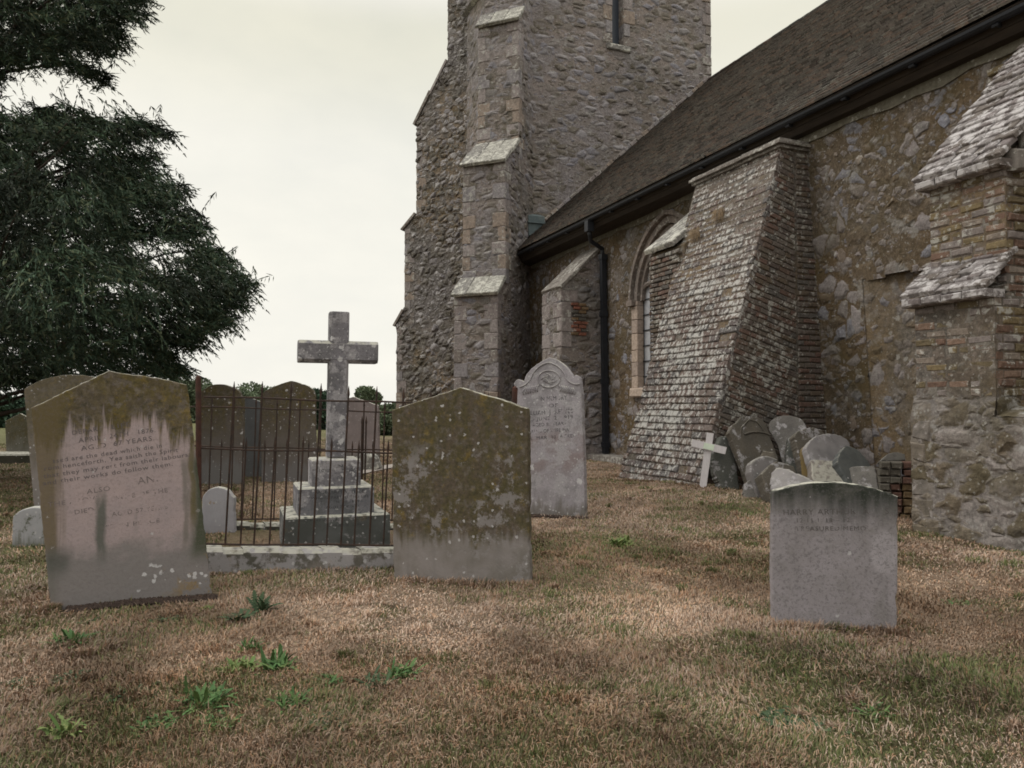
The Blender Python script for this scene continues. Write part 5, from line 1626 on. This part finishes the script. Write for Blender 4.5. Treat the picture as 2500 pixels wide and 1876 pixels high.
def cover(x, y):
    """(greenness, strawness, darkness) of the turf, 0..1"""
    n1 = fbm(x * .9 + 3, y * .9, 31, 5); n2 = fbm(x * 2.2, y * 2.2 + 8, 41, 4); n3 = fbm(x * 1.3 + 40, y * 1.3, 51, 5)
    gr = np.clip((n1 - .53) * 5, 0, 1) * .55 + np.clip((n2 - .55) * 6, 0, 1) * .5
    gr = np.clip(gr + patch(x, y, GREEN_SPOTS), 0, 1)
    far = np.clip((-x * .9 + y * .35 - 3.5) / 3, 0, 1)
    gr = np.clip(gr + far * .45, 0, 1)
    st = np.clip((n3 - .52) * 5, 0, 1) * .8
    st = np.clip(st + patch(x, y, STRAW_SPOTS), 0, 1) * (1 - gr * .7)
    dk = np.clip(patch(x, y, DARK_SPOTS) + np.clip((fbm(x * 3 + 9, y * 3, 61, 4) - .60) * 5, 0, 1) * .5, 0, 1)
    return gr, st, dk

def axis(lo, hi, f0, f1, step, grow=1.13):
    mid = list(np.arange(f0, f1, step))
    a = []; s = step; v = f0
    while v > lo: s *= grow; v -= s; a.append(v)
    b = []; s = step; v = mid[-1]
    while v < hi: s *= grow; v += s; b.append(v)
    return np.array(a[::-1] + mid + b)
xs = axis(-600, 600, -5, 9.5, .06); ys = axis(-600, 600, .6, 15, .06)
GX, GY = np.meshgrid(xs, ys)
gx, gy = GX.ravel(), GY.ravel()
zz = gz(gx, gy) + .012 * (fbm(gx * 9, gy * 9, 15, 2) - .5) * (np.hypot(gx, gy) < 25)
nx, ny = len(xs), len(ys)
idx = np.arange(nx * ny).reshape(ny, nx)
quads = np.stack([idx[:-1, :-1], idx[:-1, 1:], idx[1:, 1:], idx[1:, :-1]], -1).reshape(-1, 4)
def fast_mesh(name, V, faces, nper, mat, col=None, ob_name=None):
    me = bpy.data.meshes.new(name)
    me.vertices.add(len(V)); me.vertices.foreach_set('co', np.asarray(V, np.float32).ravel())
    L = np.asarray(faces, np.int32).ravel()
    me.loops.add(len(L)); me.loops.foreach_set('vertex_index', L)
    if np.isscalar(nper):
        n = len(L) // nper
        starts = np.arange(n, dtype=np.int32) * nper
    else:
        starts = np.concatenate([[0], np.cumsum(nper)[:-1]]).astype(np.int32); n = len(starts)
    me.polygons.add(n); me.polygons.foreach_set('loop_start', starts)
    me.update(calc_edges=True)
    me.validate()
    if col is not None:
        a = me.color_attributes.new('col', 'FLOAT_COLOR', 'POINT')
        a.data.foreach_set('color', np.concatenate([col, np.ones((len(col), 1))], 1).astype(np.float32).ravel())
    me.materials.append(mat)
    ob = bpy.data.objects.new(ob_name or name, me)
    COL.objects.link(ob)
    return ob
gr, st_, dk = cover(gx, gy)
base_c = np.tile(np.array([[.255, .186, .136]]), (len(gx), 1))
base_c = lerpc(base_c, np.array([[.36, .275, .21]]), st_)
base_c = lerpc(base_c, np.array([[.095, .10, .045]]), gr * .8)
base_c = lerpc(base_c, np.array([[.07, .055, .038]]), dk * .8)
dist = np.hypot(gx, gy)
base_c = lerpc(base_c, np.array([[.13, .14, .065]]), np.clip((dist - 26) / 20, 0, .8))
ground = fast_mesh('ground', np.stack([gx, gy, zz], 1), quads, 4, M['ground'], base_c)
ground.data.polygons.foreach_set('use_smooth', [True] * len(ground.data.polygons))
tag(ground, kind='structure')

# ---- grass blades, real and mostly dead, thinner on the ground with distance
def inside_plot(x, y):
    dx, dy = x - Fo.x, y - Fo.y
    s = dx * FD.x + dy * FD.y; b = dx * BD.x + dy * BD.y
    return (s > -.12) & (s < KW + .12) & (b > -.1) & (b < KD + .1)
NB = 800000
ang = YAW + rng.uniform(-.86, .86, NB)
d0, d1 = 1.7, 30.0
dd = d0 * (d1 / d0) ** (rng.uniform(0, 1, NB) ** 0.92)
bx, by = dd * np.sin(ang), dd * np.cos(ang)
NT_ = 520                                   # tussocks: dense little clumps of longer blades
ta = YAW + rng.uniform(-.8, .8, NT_); td = 2.0 * (12 / 2.0) ** rng.uniform(0, 1, NT_)
tx_, ty_ = td * np.sin(ta), td * np.cos(ta)
tk_ = rng.integers(0, NT_, 75000)
trd = rng.uniform(.015, .075, NT_)[tk_]
bx[:75000] = tx_[tk_] + rng.normal(0, 1, 75000) * trd; by[:75000] = ty_[tk_] + rng.normal(0, 1, 75000) * trd * .8
dd[:75000] = np.hypot(bx[:75000], by[:75000])
KF = 9000                                  # uncut grass along the feet of stones and walls
rows_f = [(G1.o, G1.across, G1.n, -.50, -.40), (G5.o, G5.across, G5.n, -.50, .50), (G6.o, G6.across, G6.n, -.42, .45), (G7.o, G7.across, G7.n, -.38, .38),
          (Fo, FD, -BD, .0, 2.3), (Vector((6.35, 4.4, 0)), EYV, -EXV, -1.2, .9), (Vector((6.17, 9.6, 0)), EYV, -EXV, -1.2, 1.2), (Vector((7.4, 8.52, 0)), EXV, -EYV, -1.2, 1.1)]
fk = rng.integers(0, len(rows_f), KF); ft_ = rng.uniform(0, 1, KF); fd_ = np.abs(rng.normal(0, .04, KF)) + .004
_O = np.array([[r[0].x, r[0].y] for r in rows_f]); _A = np.array([[r[1].x, r[1].y] for r in rows_f]); _N = np.array([[r[2].x, r[2].y] for r in rows_f])
_N /= np.linalg.norm(_N, axis=1)[:, None]; _L0 = np.array([r[3] for r in rows_f]); _L1 = np.array([r[4] for r in rows_f])
_off = np.array([0, 0, 0, 0, .10, 0, 0, 0])
fp_ = _O[fk] + _A[fk] * (_L0[fk] + (_L1 - _L0)[fk] * ft_)[:, None] + _N[fk] * (fd_ + _off[fk])[:, None]
sl_f = slice(75000, 75000 + KF)
bx[sl_f] = fp_[:, 0]; by[sl_f] = fp_[:, 1]; dd[sl_f] = np.hypot(bx[sl_f], by[sl_f])
tuss = np.zeros(NB); tuss[:75000] = 1; tuss[sl_f] = .35; tgreen = np.zeros(NB); tgreen[:75000] = (rng.uniform(0, 1, NT_) < .42)[tk_]; tgreen[sl_f] = (vnoise(bx[sl_f] * 4, by[sl_f] * 4, 3) > .62) * .7
fol = rng.uniform(0, 1, NB)
keep = ~((bx > 8.45)) & ~((bx > 6.4) & (by > 8.55) & (by < 10.7)) & ~((bx > 6.45) & (by > 3.4) & (by < 5.3))
pl_in = inside_plot(bx, by)
keep &= ~(pl_in & (fol > .12))
for Gs, hw in ((G1, .5), (G5, .48), (G6, .4), (G7, .34)):
    rx = (bx - Gs.o.x) * Gs.across.x + (by - Gs.o.y) * Gs.across.y
    nn = -((bx - Gs.o.x) * Gs.n.x + (by - Gs.o.y) * Gs.n.y)
    keep &= ~((np.abs(rx) < hw) & (nn > -0.01) & (nn < .12))
    if Gs in (G1, G6): keep &= ~((np.abs(rx - .05) < hw * .9) & (nn > -0.13) & (nn < .0) & (fol > .12))
bx, by, dd, tuss, tgreen = bx[keep], by[keep], dd[keep], tuss[keep], tgreen[keep]
n = len(bx)
gr, st_, dk = cover(bx, by)
bz = gz(bx, by)
isg = rng.uniform(0, 1, n) < np.where(tuss > 0, tgreen * .75 + .05, gr * .62 + .04)
clump = fbm(bx * 6, by * 6, 91, 3)
Ln = np.where(isg, rng.uniform(.016, .042, n), rng.uniform(.015, .046, n)) * (0.5 + .8 * clump)
lean = np.where(isg, rng.uniform(.1, 1.0, n), rng.uniform(.6, 1.5, n))
Ln = Ln * (1 + .35 * tuss) * (1 - .45 * st_ * (1 - tuss)); lean = np.where(tuss > 0, lean * .8, np.minimum(lean + .35 * st_, 1.6))
# longer, upright tufts round the feet of the stones
tuft = np.zeros(n)
for Gs, hw in ((G1, .5), (G5, .48), (G6, .42), (G7, .34)):
    rx = (bx - Gs.o.x) * Gs.across.x + (by - Gs.o.y) * Gs.across.y
    nn = -((bx - Gs.o.x) * Gs.n.x + (by - Gs.o.y) * Gs.n.y)
    tuft = np.maximum(tuft, ((np.abs(rx) < hw + .05) & (nn > -.07) & (nn < .17)).astype(float))
kd_ = (by - Fo.y) * BD.y + (bx - Fo.x) * BD.x; ks_ = (bx - Fo.x) * FD.x + (by - Fo.y) * FD.y
tuft = np.maximum(tuft, ((kd_ > -.20) & (kd_ < -.09) & (ks_ > .9) & (ks_ < 2.4)) * 1.5)
Ln = Ln * (1 + .55 * tuft); lean = np.where(tuft > 0, lean * .8, lean)
flow = 2 * math.pi * fbm(bx * .8 + 60, by * .8, 95, 3) * 2
az_ = np.where(rng.uniform(0, 1, n) < .45, flow + rng.normal(0, .5, n), rng.uniform(0, 2 * math.pi, n))
wd = np.clip(.0005 + .00033 * dd, .0009, .012) * rng.uniform(.7, 1.3, n) * np.where(isg, 1.25, 1.0)
dx, dy = np.cos(az_), np.sin(az_)
wx_, wy_ = -dy, dx
tw = rng.uniform(-.7, .7, n)
h1, r1 = Ln * .5 * np.cos(lean * .7), Ln * .5 * np.sin(lean * .7)
h2, r2 = h1 + Ln * .5 * np.cos(np.minimum(lean * 1.3, 1.85)), r1 + Ln * .5 * np.sin(np.minimum(lean * 1.3, 1.85))
side = rng.normal(0, .12, n) * Ln
b0z = bz + rng.uniform(-.004, .012, n) * (~isg)
def pt(r, h, s): return np.stack([bx + dx * r + wx_ * s, by + dy * r + wy_ * s, b0z + h], 1)
V = np.empty((n, 5, 3), np.float32)
V[:, 0] = pt(0 * r1, -.006, -wd); V[:, 1] = pt(0 * r1, -.006, wd)
V[:, 2] = pt(r1, h1 + wd * tw, wd * .85 + side * .5); V[:, 3] = pt(r1, h1 - wd * tw, -wd * .85 + side * .5)
V[:, 4] = pt(r2, np.maximum(h2, .003), side)
b5 = (np.arange(n) * 5)[:, None]
tri = np.concatenate([b5 + np.array([[0, 1, 2]]), b5 + np.array([[0, 2, 3]]), b5 + np.array([[3, 2, 4]])], 1).reshape(-1, 3)
straw_p = np.array([[.41, .295, .225], [.36, .25, .18], [.32, .215, .15], [.44, .345, .28], [.35, .21, .135], [.39, .295, .235], [.28, .20, .15]])
green_p = np.array([[.12, .145, .055], [.16, .175, .075], [.10, .125, .052], [.20, .19, .09], [.15, .16, .085]])
c = straw_p[rng.integers(0, len(straw_p), n)]
hue = np.clip((fbm(bx * .75 + 9, by * .75 + 2, 131, 4) - .5) * 4.5, -1, 1)       # browner here, bleached there
c = c * (1 + hue[:, None] * np.array([[.14, .19, .26]])) * np.array([[1.05, 1.05, 1.04]])
c = c * (0.74 + .58 * st_ + .44 * (fbm(bx * 2.6, by * 2.6, 71, 5) - .5) * 2)[:, None]
c = np.where(isg[:, None], green_p[rng.integers(0, len(green_p), n)], c)
c = c * (1 - .27 * dk)[:, None] * rng.uniform(.88, 1.13, n)[:, None]
cc = np.repeat(c[:, None, :], 5, 1); cc[:, :2] *= .88
grass = fast_mesh('grass', V.reshape(-1, 3), tri, 3, M['grass'], cc.reshape(-1, 3))
tag(grass, 'short parched brown turf with greener tufts covering the churchyard', 'grass', kind='stuff')

# ---- path beyond the graves
pm = MB()
pth = [on_ground(345, 476.5), on_ground(392, 467), on_ground(440, 460), on_ground(500, 455)]
Lp = []; Rp = []
for i, p in enumerate(pth):
    t = (pth[min(i + 1, 3)] - pth[max(0, i - 1)]); t.z = 0; t.normalize(); w_ = Vector((-t.y, t.x, 0)) * .18
    for S, sg in ((Lp, 1), (Rp, -1)):
        q = p + w_ * sg; q.z = gzf(q.x, q.y) + .03; S.append(q)
pv = Lp + Rp
pm.add(pv, [(i, i + 1, 5 + i, 4 + i) for i in range(3)])
tag(pm.build('path', M['path'], None), kind='structure')

# ---- soil and dead leaves scattered at the feet of two stones
def litter(stone, x0, x1, n0, n1, cnt, label):
    m = MB()
    for k in range(cnt):
        t = random.uniform(x0, x1); u = random.triangular(n0, n1, n0 + .02)
        p = stone.o + stone.across * t + Vector((stone.n.x, stone.n.y, 0)) * u
        s = random.uniform(.006, .021)
        zc = gzf(p.x, p.y) + random.uniform(0, .022) * (1 - abs(t) / .6)
        c = Vector((p.x, p.y, zc))
        V = []
        for a in range(5):
            an = a * 1.256 + random.random()
            V.append(c + Vector((math.cos(an) * s, math.sin(an) * s, random.uniform(-.3, .3) * s)))
        V.append(c + Vector((random.uniform(-.3, .3) * s, random.uniform(-.3, .3) * s, s * random.uniform(.5, 1.1))))
        m.add(V, [(a, (a + 1) % 5, 5) for a in range(5)])
    o = m.build('soil', M['soil'], None, origin=stone.o)
    tag(o, label, 'soil', kind='stuff')
litter(G1, -.36, .46, .0, .11, 2600, 'dark crumbly soil and dead leaves along the foot of the leaning pinkish headstone')
litter(G6, -.25, .42, .0, .10, 900, 'dark soil at the foot of the tall carved headstone')

# ---- weeds, each plant on its own
def leaf(mb, base, direction, length, width, rise, droop, lobes, n=9, twist=0.0):
    d = Vector(direction); d.z = 0; d.normalize(); w = Vector((-d.y, d.x, 0))
    L = []; R = []; C = []
    for i in range(n + 1):
        t = i / n
        p = base + d * (length * t * max(.05, math.cos(rise)) ** .7) + EZV * (length * (math.sin(rise) * t - droop * t * t))
        prof = math.sin(math.pi * min(1, t * .9 + .08)) ** .8
        lob = 1.0 if not lobes else (1.0 if i % 2 else .45)
        hw = width * prof * lob
        zz_ = .25 * hw
        C.append(p); L.append(p + w * hw + EZV * zz_ + d * (hw * .3 if lobes and i % 2 else 0)); R.append(p - w * hw + EZV * zz_ + d * (hw * .3 if lobes and i % 2 else 0))
    L[-1] = R[-1] = C[-1]
    V = C + L + R; m = n + 1
    F = []
    for i in range(n):
        F.append((i, i + 1, m + i + 1, m + i)); F.append((i + 1, i, 2 * m + i, 2 * m + i + 1))
    mb.add(V, F)
GRPW = 'green weeds growing in the dry turf'
def weed(px, py, rad, kind, label, nl=16, tall=.6, mat='weed'):
    o = on_ground(px, py)
    m = MB()
    nl = int(nl * (1.9 if kind == 'tuft' else 1.35)); rad *= .9
    for k in range(nl):
        a = 2 * math.pi * (k + random.uniform(-.4, .4)) / nl * 2.4
        L = rad * random.uniform(.6, 1.1)
        rise = random.uniform(.15, 1.15) * tall
        off = Vector((random.uniform(-1, 1), random.uniform(-1, 1), 0)) * rad * (.75 if kind == 'mat' else (.5 if kind == 'tuft' else .22))
        b_ = o + off; b_.z = gzf(b_.x, b_.y)
        if kind == 'thistle': leaf(m, b_, (math.cos(a), math.sin(a), 0), L, L * .13, rise, .25, True, 17)
        elif kind == 'mat': leaf(m, b_, (math.cos(a), math.sin(a), 0), L * .45, L * .09, rise, .2, False, 4)
        else: leaf(m, b_, (math.cos(a), math.sin(a), 0), L * random.uniform(.5, 1.1), L * random.uniform(.05, .10), rise * random.uniform(.7, 1.5), random.uniform(.1, .5), random.random() < .6, 8)
    ob = m.build('weed', M[mat], None, origin=o)
    tag(ob, label, 'weed', GRPW)
weed(240, 620, .155, 'thistle', 'broad jagged dark green thistle plant right of the pinkish headstone foot, its left half', 18, .75, 'weed_dark')
weed(262, 612, .17, 'thistle', 'taller jagged thistle plant with upright leaves right of the pinkish headstone foot', 16, 1.15, 'weed_dark')
weed(69, 644, .13, 'tuft', 'bright green feathery weed near the left edge below the pinkish headstone', 46, 1.2)
weed(250, 650, .10, 'tuft', 'thin upright weed just below the jagged thistle', 30, 1.35)
weed(245, 668, .11, 'tuft', 'small yellow-green weed left of the spreading clump', 34, .9, 'weed_light')
weed(278, 668, .13, 'tuft', 'spreading yellow-green clump with one tall shoot below the thistle', 52, .9, 'weed')
weed(229, 672, .08, 'tuft', 'little yellow-green sprig at the left end of the clumps', 22, .8, 'weed_light')
weed(204, 704, .14, 'tuft', 'largest bushy bright green weed in the left foreground', 70, 1.1)
weed(291, 705, .10, 'tuft', 'upright two-stemmed green weed in the centre-left foreground', 36, 1.3)
weed(333, 684, .085, 'tuft', 'small round green weed left of the pair of weeds', 34, .9)
weed(375, 684, .095, 'tuft', 'soft grey-green weed, left one of the pair', 34, .8, 'weed_dark')
weed(402, 676, .11, 'tuft', 'spiky green weed, right one of the pair', 44, 1.0)
weed(69, 678, .09, 'mat', 'flat dark weed patch below the feathery weed at left', 40, .5, 'weed_dark')
weed(20, 684, .10, 'mat', 'flat bluish-green weed patch at the left edge', 40, .5, 'weed_dark')
weed(157, 726, .10, 'mat', 'dark green leafy patch left of the largest bushy weed, near the bottom', 60, .8, 'weed')
weed(66, 734, .11, 'tuft', 'loose green tuft near the bottom left corner', 40, .8, 'weed_light')
weed(132, 694, .12, 'mat', 'grey-green creeping patch between the left weeds', 50, .4, 'weed_dark')
weed(165, 619, .10, 'mat', 'grey-green prostrate weed in front of the pinkish headstone', 40, .5, 'weed_dark')
weed(88, 622, .09, 'mat', 'low dark weed beside the soil at the pinkish headstone', 40, .5, 'weed_dark')
weed(212, 722, .12, 'mat', 'pale green mat below the largest bushy weed', 50, .5)
weed(323, 722, .10, 'mat', 'dark bluish mat in the centre-left foreground', 40, .5, 'weed_dark')
weed(205, 610, .07, 'tuft', 'tiny yellow-green tuft at the right foot of the pinkish headstone', 26, .8, 'weed_light')
weed(956, 603, .09, 'mat', 'flat dark green weed right of the low grey headstone', 40, .5, 'weed')
weed(872, 714, .10, 'tuft', 'small bright weed in the right foreground', 30, .7)
weed(797, 724, .16, 'mat', 'wide dark clover patch in the right foreground', 110, .5, 'weed_dark')
weed(620, 545, .16, 'tuft', 'long green grass tuft on the dry turf left of the low grey headstone', 80, .9, 'weed_light')

# ------------------------------------------------------------------ yew tree at the left
def leaf_cloud(P, D, L, W, mat, name, parent):
    """flat leaflets: P centres of bases, D directions, L lengths, W widths (arrays)"""
    n = len(P)
    r = rng.normal(0, 1, (n, 3)); S = np.cross(D, r); S /= np.linalg.norm(S, axis=1)[:, None] + 1e-9
    V = np.empty((n, 4, 3), np.float32)
    V[:, 0] = P; V[:, 1] = P + D * (L * .45)[:, None] + S * W[:, None]; V[:, 2] = P + D * L[:, None]; V[:, 3] = P + D * (L * .45)[:, None] - S * W[:, None]
    Mi = np.array(wmat(parent).inverted())
    VV = V.reshape(-1, 3) @ Mi[:3, :3].T + Mi[:3, 3]
    ob = fast_mesh(name, VV, (np.arange(n) * 4)[:, None] + np.array([[0, 1, 2, 3]]), 4, mat)
    ob.parent = parent
    return ob
UP_POLY = [(-60, -90), (150, -90), (146, -8), (150, 8), (133, 22), (130, 36), (104, 42), (126, 46), (100, 50), (60, 52), (70, 55), (106, 64), (112, 76), (90, 68), (60, 60), (30, 58), (8, 66), (2, 80), (-60, 84)]
LO_POLY = [(-60, 106), (10, 112), (36, 112), (46, 98), (54, 96), (62, 106), (95, 108), (118, 113), (148, 113), (162, 120), (178, 127), (158, 131), (142, 138), (125, 139), (120, 147), (138, 152), (152, 149), (162, 156), (160, 170), (185, 175), (190, 184), (178, 198),
           (200, 207), (212, 217), (198, 232), (225, 246), (235, 258), (262, 278), (248, 290), (240, 306), (232, 322), (205, 326), (206, 336), (182, 341), (178, 350), (194, 362), (180, 373), (140, 368), (110, 374), (85, 366), (66, 374), (40, 377), (20, 388), (-60, 386)]
def in_poly(x, y, poly):
    c = False; j = len(poly) - 1
    for i in range(len(poly)):
        xi, yi = poly[i]; xj, yj = poly[j]
        if (yi > y) != (yj > y) and x < (xj - xi) * (y - yi) / (yj - yi) + xi: c = not c
        j = i
    return c
TD = 12.6; TPX = -70
troot = at_depth(TPX, 480, TD); troot.z = gzf(troot.x, troot.y)
yew = empty('yew_tree', troot, 'huge dark yew with drooping sprays overhanging the left side', 'tree')
trunk_top = troot + EZV * 9.5
tm = MB()
tm.tube([troot - EZV * .2, troot + EZV * .6, troot + EZV * 3 + Vector((.1, .1, 0)), troot + EZV * 6.5, trunk_top], .62, 14, r2=.10)
tips = []
def try_tip(px, py):
    reach = 0
    poly = UP_POLY if in_poly(px, py, UP_POLY) else (LO_POLY if in_poly(px, py, LO_POLY) else None)
    if poly is None: return None
    x = px
    while x < 320 and in_poly(x, py, poly): x += 4
    R = (x - TPX); r_ = abs(px - TPX)
    half = math.sqrt(max(R * R - r_ * r_, 0)) / F_PX * TD
    d = TD + random.uniform(-half, half) * .85
    return at_depth(px, py, d)
k = 0
while len(tips) < 5600:
    k += 1
    px = random.uniform(-60, 265); py = random.uniform(-90, 386)
    if float(vnoise(np.array([px / 42 + py / 90]), np.array([py / 15 - px / 70]), 8)[0]) < .25 and px > 20 and py < 290: continue
    t = try_tip(px, py)
    if t is not None: tips.append(t)
# the unseen half of the crown, mirrored about the trunk and coarser
for i in range(700):
    t = tips[random.randrange(len(tips))]; v = t - troot; h = v.z; v.z = 0
    a = random.uniform(1.2, 5.0); ca, sa = math.cos(a), math.sin(a)
    q_ = Vector((v.x * ca - v.y * sa, v.x * sa + v.y * ca, h))
    if q_.dot(RGT) < .2: tips.append(troot + q_)
# boughs that reach past the outline
for (ox, oy, qx, qy) in ((150, -6, -1, .3), (152, 8, -1, .35), (128, 44, -1, -.1), (110, 74, -1, -.35), (56, 98, -.4, 1), (178, 128, -1, -.1), (160, 150, -1, .1), (192, 182, -1, .6), (212, 214, -1, .5), (232, 250, -1, .6),
                         (264, 277, -1, .55), (252, 292, -1, .45), (240, 318, -1, .2), (208, 338, -1, .0), (196, 368, -1, -.2), (150, 374, -1, -.1), (90, 378, -1, -.2)):
    for k in range(12):
        f_ = random.uniform(0, 1) * 34
        tips.insert(0, at_depth(ox + qx * f_ + random.uniform(-3, 3), oy + qy * f_ + random.uniform(-3, 3), TD + random.uniform(-.6, .6)))
# limbs
limbs = []
for i in range(110):
    t = tips[random.randrange(5600)]
    v = t - troot
    h0 = max(.8, min(9, v.z - (Vector((v.x, v.y, 0)).length) * random.uniform(-.05, .45)))
    st0 = troot + EZV * h0
    mid = st0.lerp(t, .5) + EZV * random.uniform(-.05, .25)
    pts = [st0.lerp(mid, q) * (1 - q) + mid.lerp(t, q) * q for q in np.linspace(0, 1, 9)]
    pts = [p + Vector((random.uniform(-.04, .04), random.uniform(-.04, .04), random.uniform(-.04, .04))) for p in pts]
    tm.tube(pts, .05, 5, r2=.008)
    limbs.append(pts)
LP = np.array([[tuple(p) for p in l] for l in limbs]).reshape(-1, 3)
tm.build('trunk', M['bark'], yew)
Ps = []; Ds = []; Ls = []; Ws = []
tc = np.array(tuple(troot))
tw = MB()
for i, t in enumerate(tips):
    tp = np.array(tuple(t))
    dq = LP - tp
    q = LP[np.argmin((dq ** 2).sum(1))]
    out = tp - tc; out[2] *= .12; out /= np.linalg.norm(out) + 1e-9
    for s_ in range(2):
        L = random.uniform(.32, .78) if i < 5600 else .7
        dr = out * (1.1 if i < 204 else .75) + rng.normal(0, .3 if i < 204 else .42, 3) + np.array([0, 0, random.uniform(-.35, .30)]); dr /= np.linalg.norm(dr)
        droop = random.uniform(.25, 1.15)
        nseg = 9
        ts = (np.arange(nseg) + .5) / nseg
        axis_ = tp - dr * L * .75 + dr * (L * ts)[:, None] + np.array([0, 0, -1]) * (droop * L * .55 * ts ** 2)[:, None]
        tang = dr + np.array([0, 0, -1]) * (droop * 1.1 * ts)[:, None]
        tang /= np.linalg.norm(tang, axis=1)[:, None]
        sidev = np.cross(tang, rng.normal(0, 1, 3)); sidev /= np.linalg.norm(sidev, axis=1)[:, None]
        for sg in (-1, 1):
            d_ = tang * .8 + sidev * sg * .5 + np.array([0, 0, -.42]) + rng.normal(0, .18, (nseg, 3))
            d_ /= np.linalg.norm(d_, axis=1)[:, None]
            Ps.append(axis_); Ds.append(d_); Ls.append((.13 * (1 - .55 * ts) * rng.uniform(.7, 1.3, nseg))); Ws.append(np.full(nseg, .0088) * rng.uniform(.7, 1.4, nseg))
        Ps.append(axis_); Ds.append(tang); Ls.append(np.full(nseg, L / nseg * 1.6)); Ws.append(np.full(nseg, .010))
leaf_cloud(np.concatenate(Ps), np.concatenate(Ds), np.concatenate(Ls), np.concatenate(Ws), M['yew'], 'foliage', yew)

# ------------------------------------------------------------------ trees and hedges on the skyline
def bush(name, px, base_y, d, w, h, lumps, mat, label, cat='tree', group='trees on the skyline behind the graves', n=5200, ls=.22):
    o = at_depth(px, 430, d); o.z = gzf(o.x, o.y) - .1
    root = empty(name, o, label, cat, group)
    tk = MB()
    tk.tube([o - EZV * .2, o + EZV * h * .55], .05 * h, 8, r2=.02 * h)
    for j in range(5):
        a = j * 1.3
        tk.tube([o + EZV * h * .3, o + EZV * h * .7 + Vector((math.cos(a) * w * .3, math.sin(a) * w * .3, 0))], .02 * h, 5, r2=.006 * h)
    tk.build('trunk', M['bark'], root)
    P = []; D = []
    for j in range(lumps):
        a = random.random() * 6.28; rr = math.sqrt(random.random()) * w * .36
        c_ = np.array([o.x + math.cos(a) * rr, o.y + math.sin(a) * rr, o.z + h * random.uniform(.35, .82) * (1 - .25 * rr / (w * .36))])
        R = np.array([w * .2, w * .2, h * .17]) * random.uniform(.6, 1.15)
        k_ = n // lumps
        u = rng.normal(0, 1, (k_, 3)); u /= np.linalg.norm(u, axis=1)[:, None]
        P.append(c_ + u * R * (rng.uniform(.45, 1.06, k_) ** .5)[:, None])
        D.append(u * .6 + rng.normal(0, .6, (k_, 3)))
    k_ = n // 3                                   # skirt that reaches down to the ground
    u = rng.normal(0, 1, (k_, 3)); u /= np.linalg.norm(u, axis=1)[:, None]
    P.append(np.array([o.x, o.y, o.z + h * .32]) + u * np.array([w * .46, w * .46, h * .36]) * (rng.uniform(.3, 1.0, k_) ** .5)[:, None]); D.append(u + rng.normal(0, .5, (k_, 3)))
    P = np.concatenate(P); D = np.concatenate(D); D /= np.linalg.norm(D, axis=1)[:, None]
    P[:, 2] = np.maximum(P[:, 2], o.z)
    leaf_cloud(P, D, np.full(len(P), ls) * rng.uniform(.6, 1.3, len(P)), np.full(len(P), ls * .34), mat, 'crown', root)
bush('tree', -25, 425, 52, 6.5, 3.4, 14, M['far_dark'], 'dark green tree cut by the left edge behind the graves')
bush('tree', 8, 425, 46, 3.6, 2.7, 12, M['far_dark'], 'low dark bushy tree behind the small gabled headstone at far left')
bush('tree', 187, 425, 60, 4.0, 5.0, 12, M['far_leaf'], 'rounded tree just above the right shoulder of the pinkish headstone')
bush('tree', 207, 425, 64, 4.6, 4.7, 12, M['far_leaf'], 'rounded tree right above the rusty corner post')
bush('tree', 168, 425, 66, 3.6, 3.6, 12, M['far_leaf'], 'tree mostly hidden behind the top of the pinkish headstone')
bush('tree', 248, 425, 62, 6.0, 4.0, 16, M['far_leaf'], 'broad low pale tree seen between the arched headstones')
bush('tree', 276, 425, 68, 5, 3.6, 14, M['far_leaf'], 'low pale tree behind the spotted brown headstone')
bush('tree', 322, 425, 42, 2.6, 2.7, 12, M['far_dark'], 'dark bush between the spotted headstone and the stone cross shaft')
bush('tree', 367, 425, 62, 2.6, 3.5, 9, M['far_leaf'], 'small round tree just right of the cross shaft above the pinkish gable')
bush('tree', 386, 425, 50, 3.0, 1.75, 12, M['far_leaf'], 'low hedge bush between the distant pinkish headstone and the brown gabled one')
bush('tree', 391, 440, 34, 1.9, 1.0, 10, M['far_leaf'], 'short light bush in front of the hedge right of the distant headstone')
bush('tree', 420, 425, 56, 6.0, 2.0, 14, M['far_leaf'], 'hedge bush running behind the brown gabled headstone')
bush('tree', 108, 425, 58, 9.0, 2.6, 20, M['far_dark'], 'wide dark hedge tree behind the arched headstone')
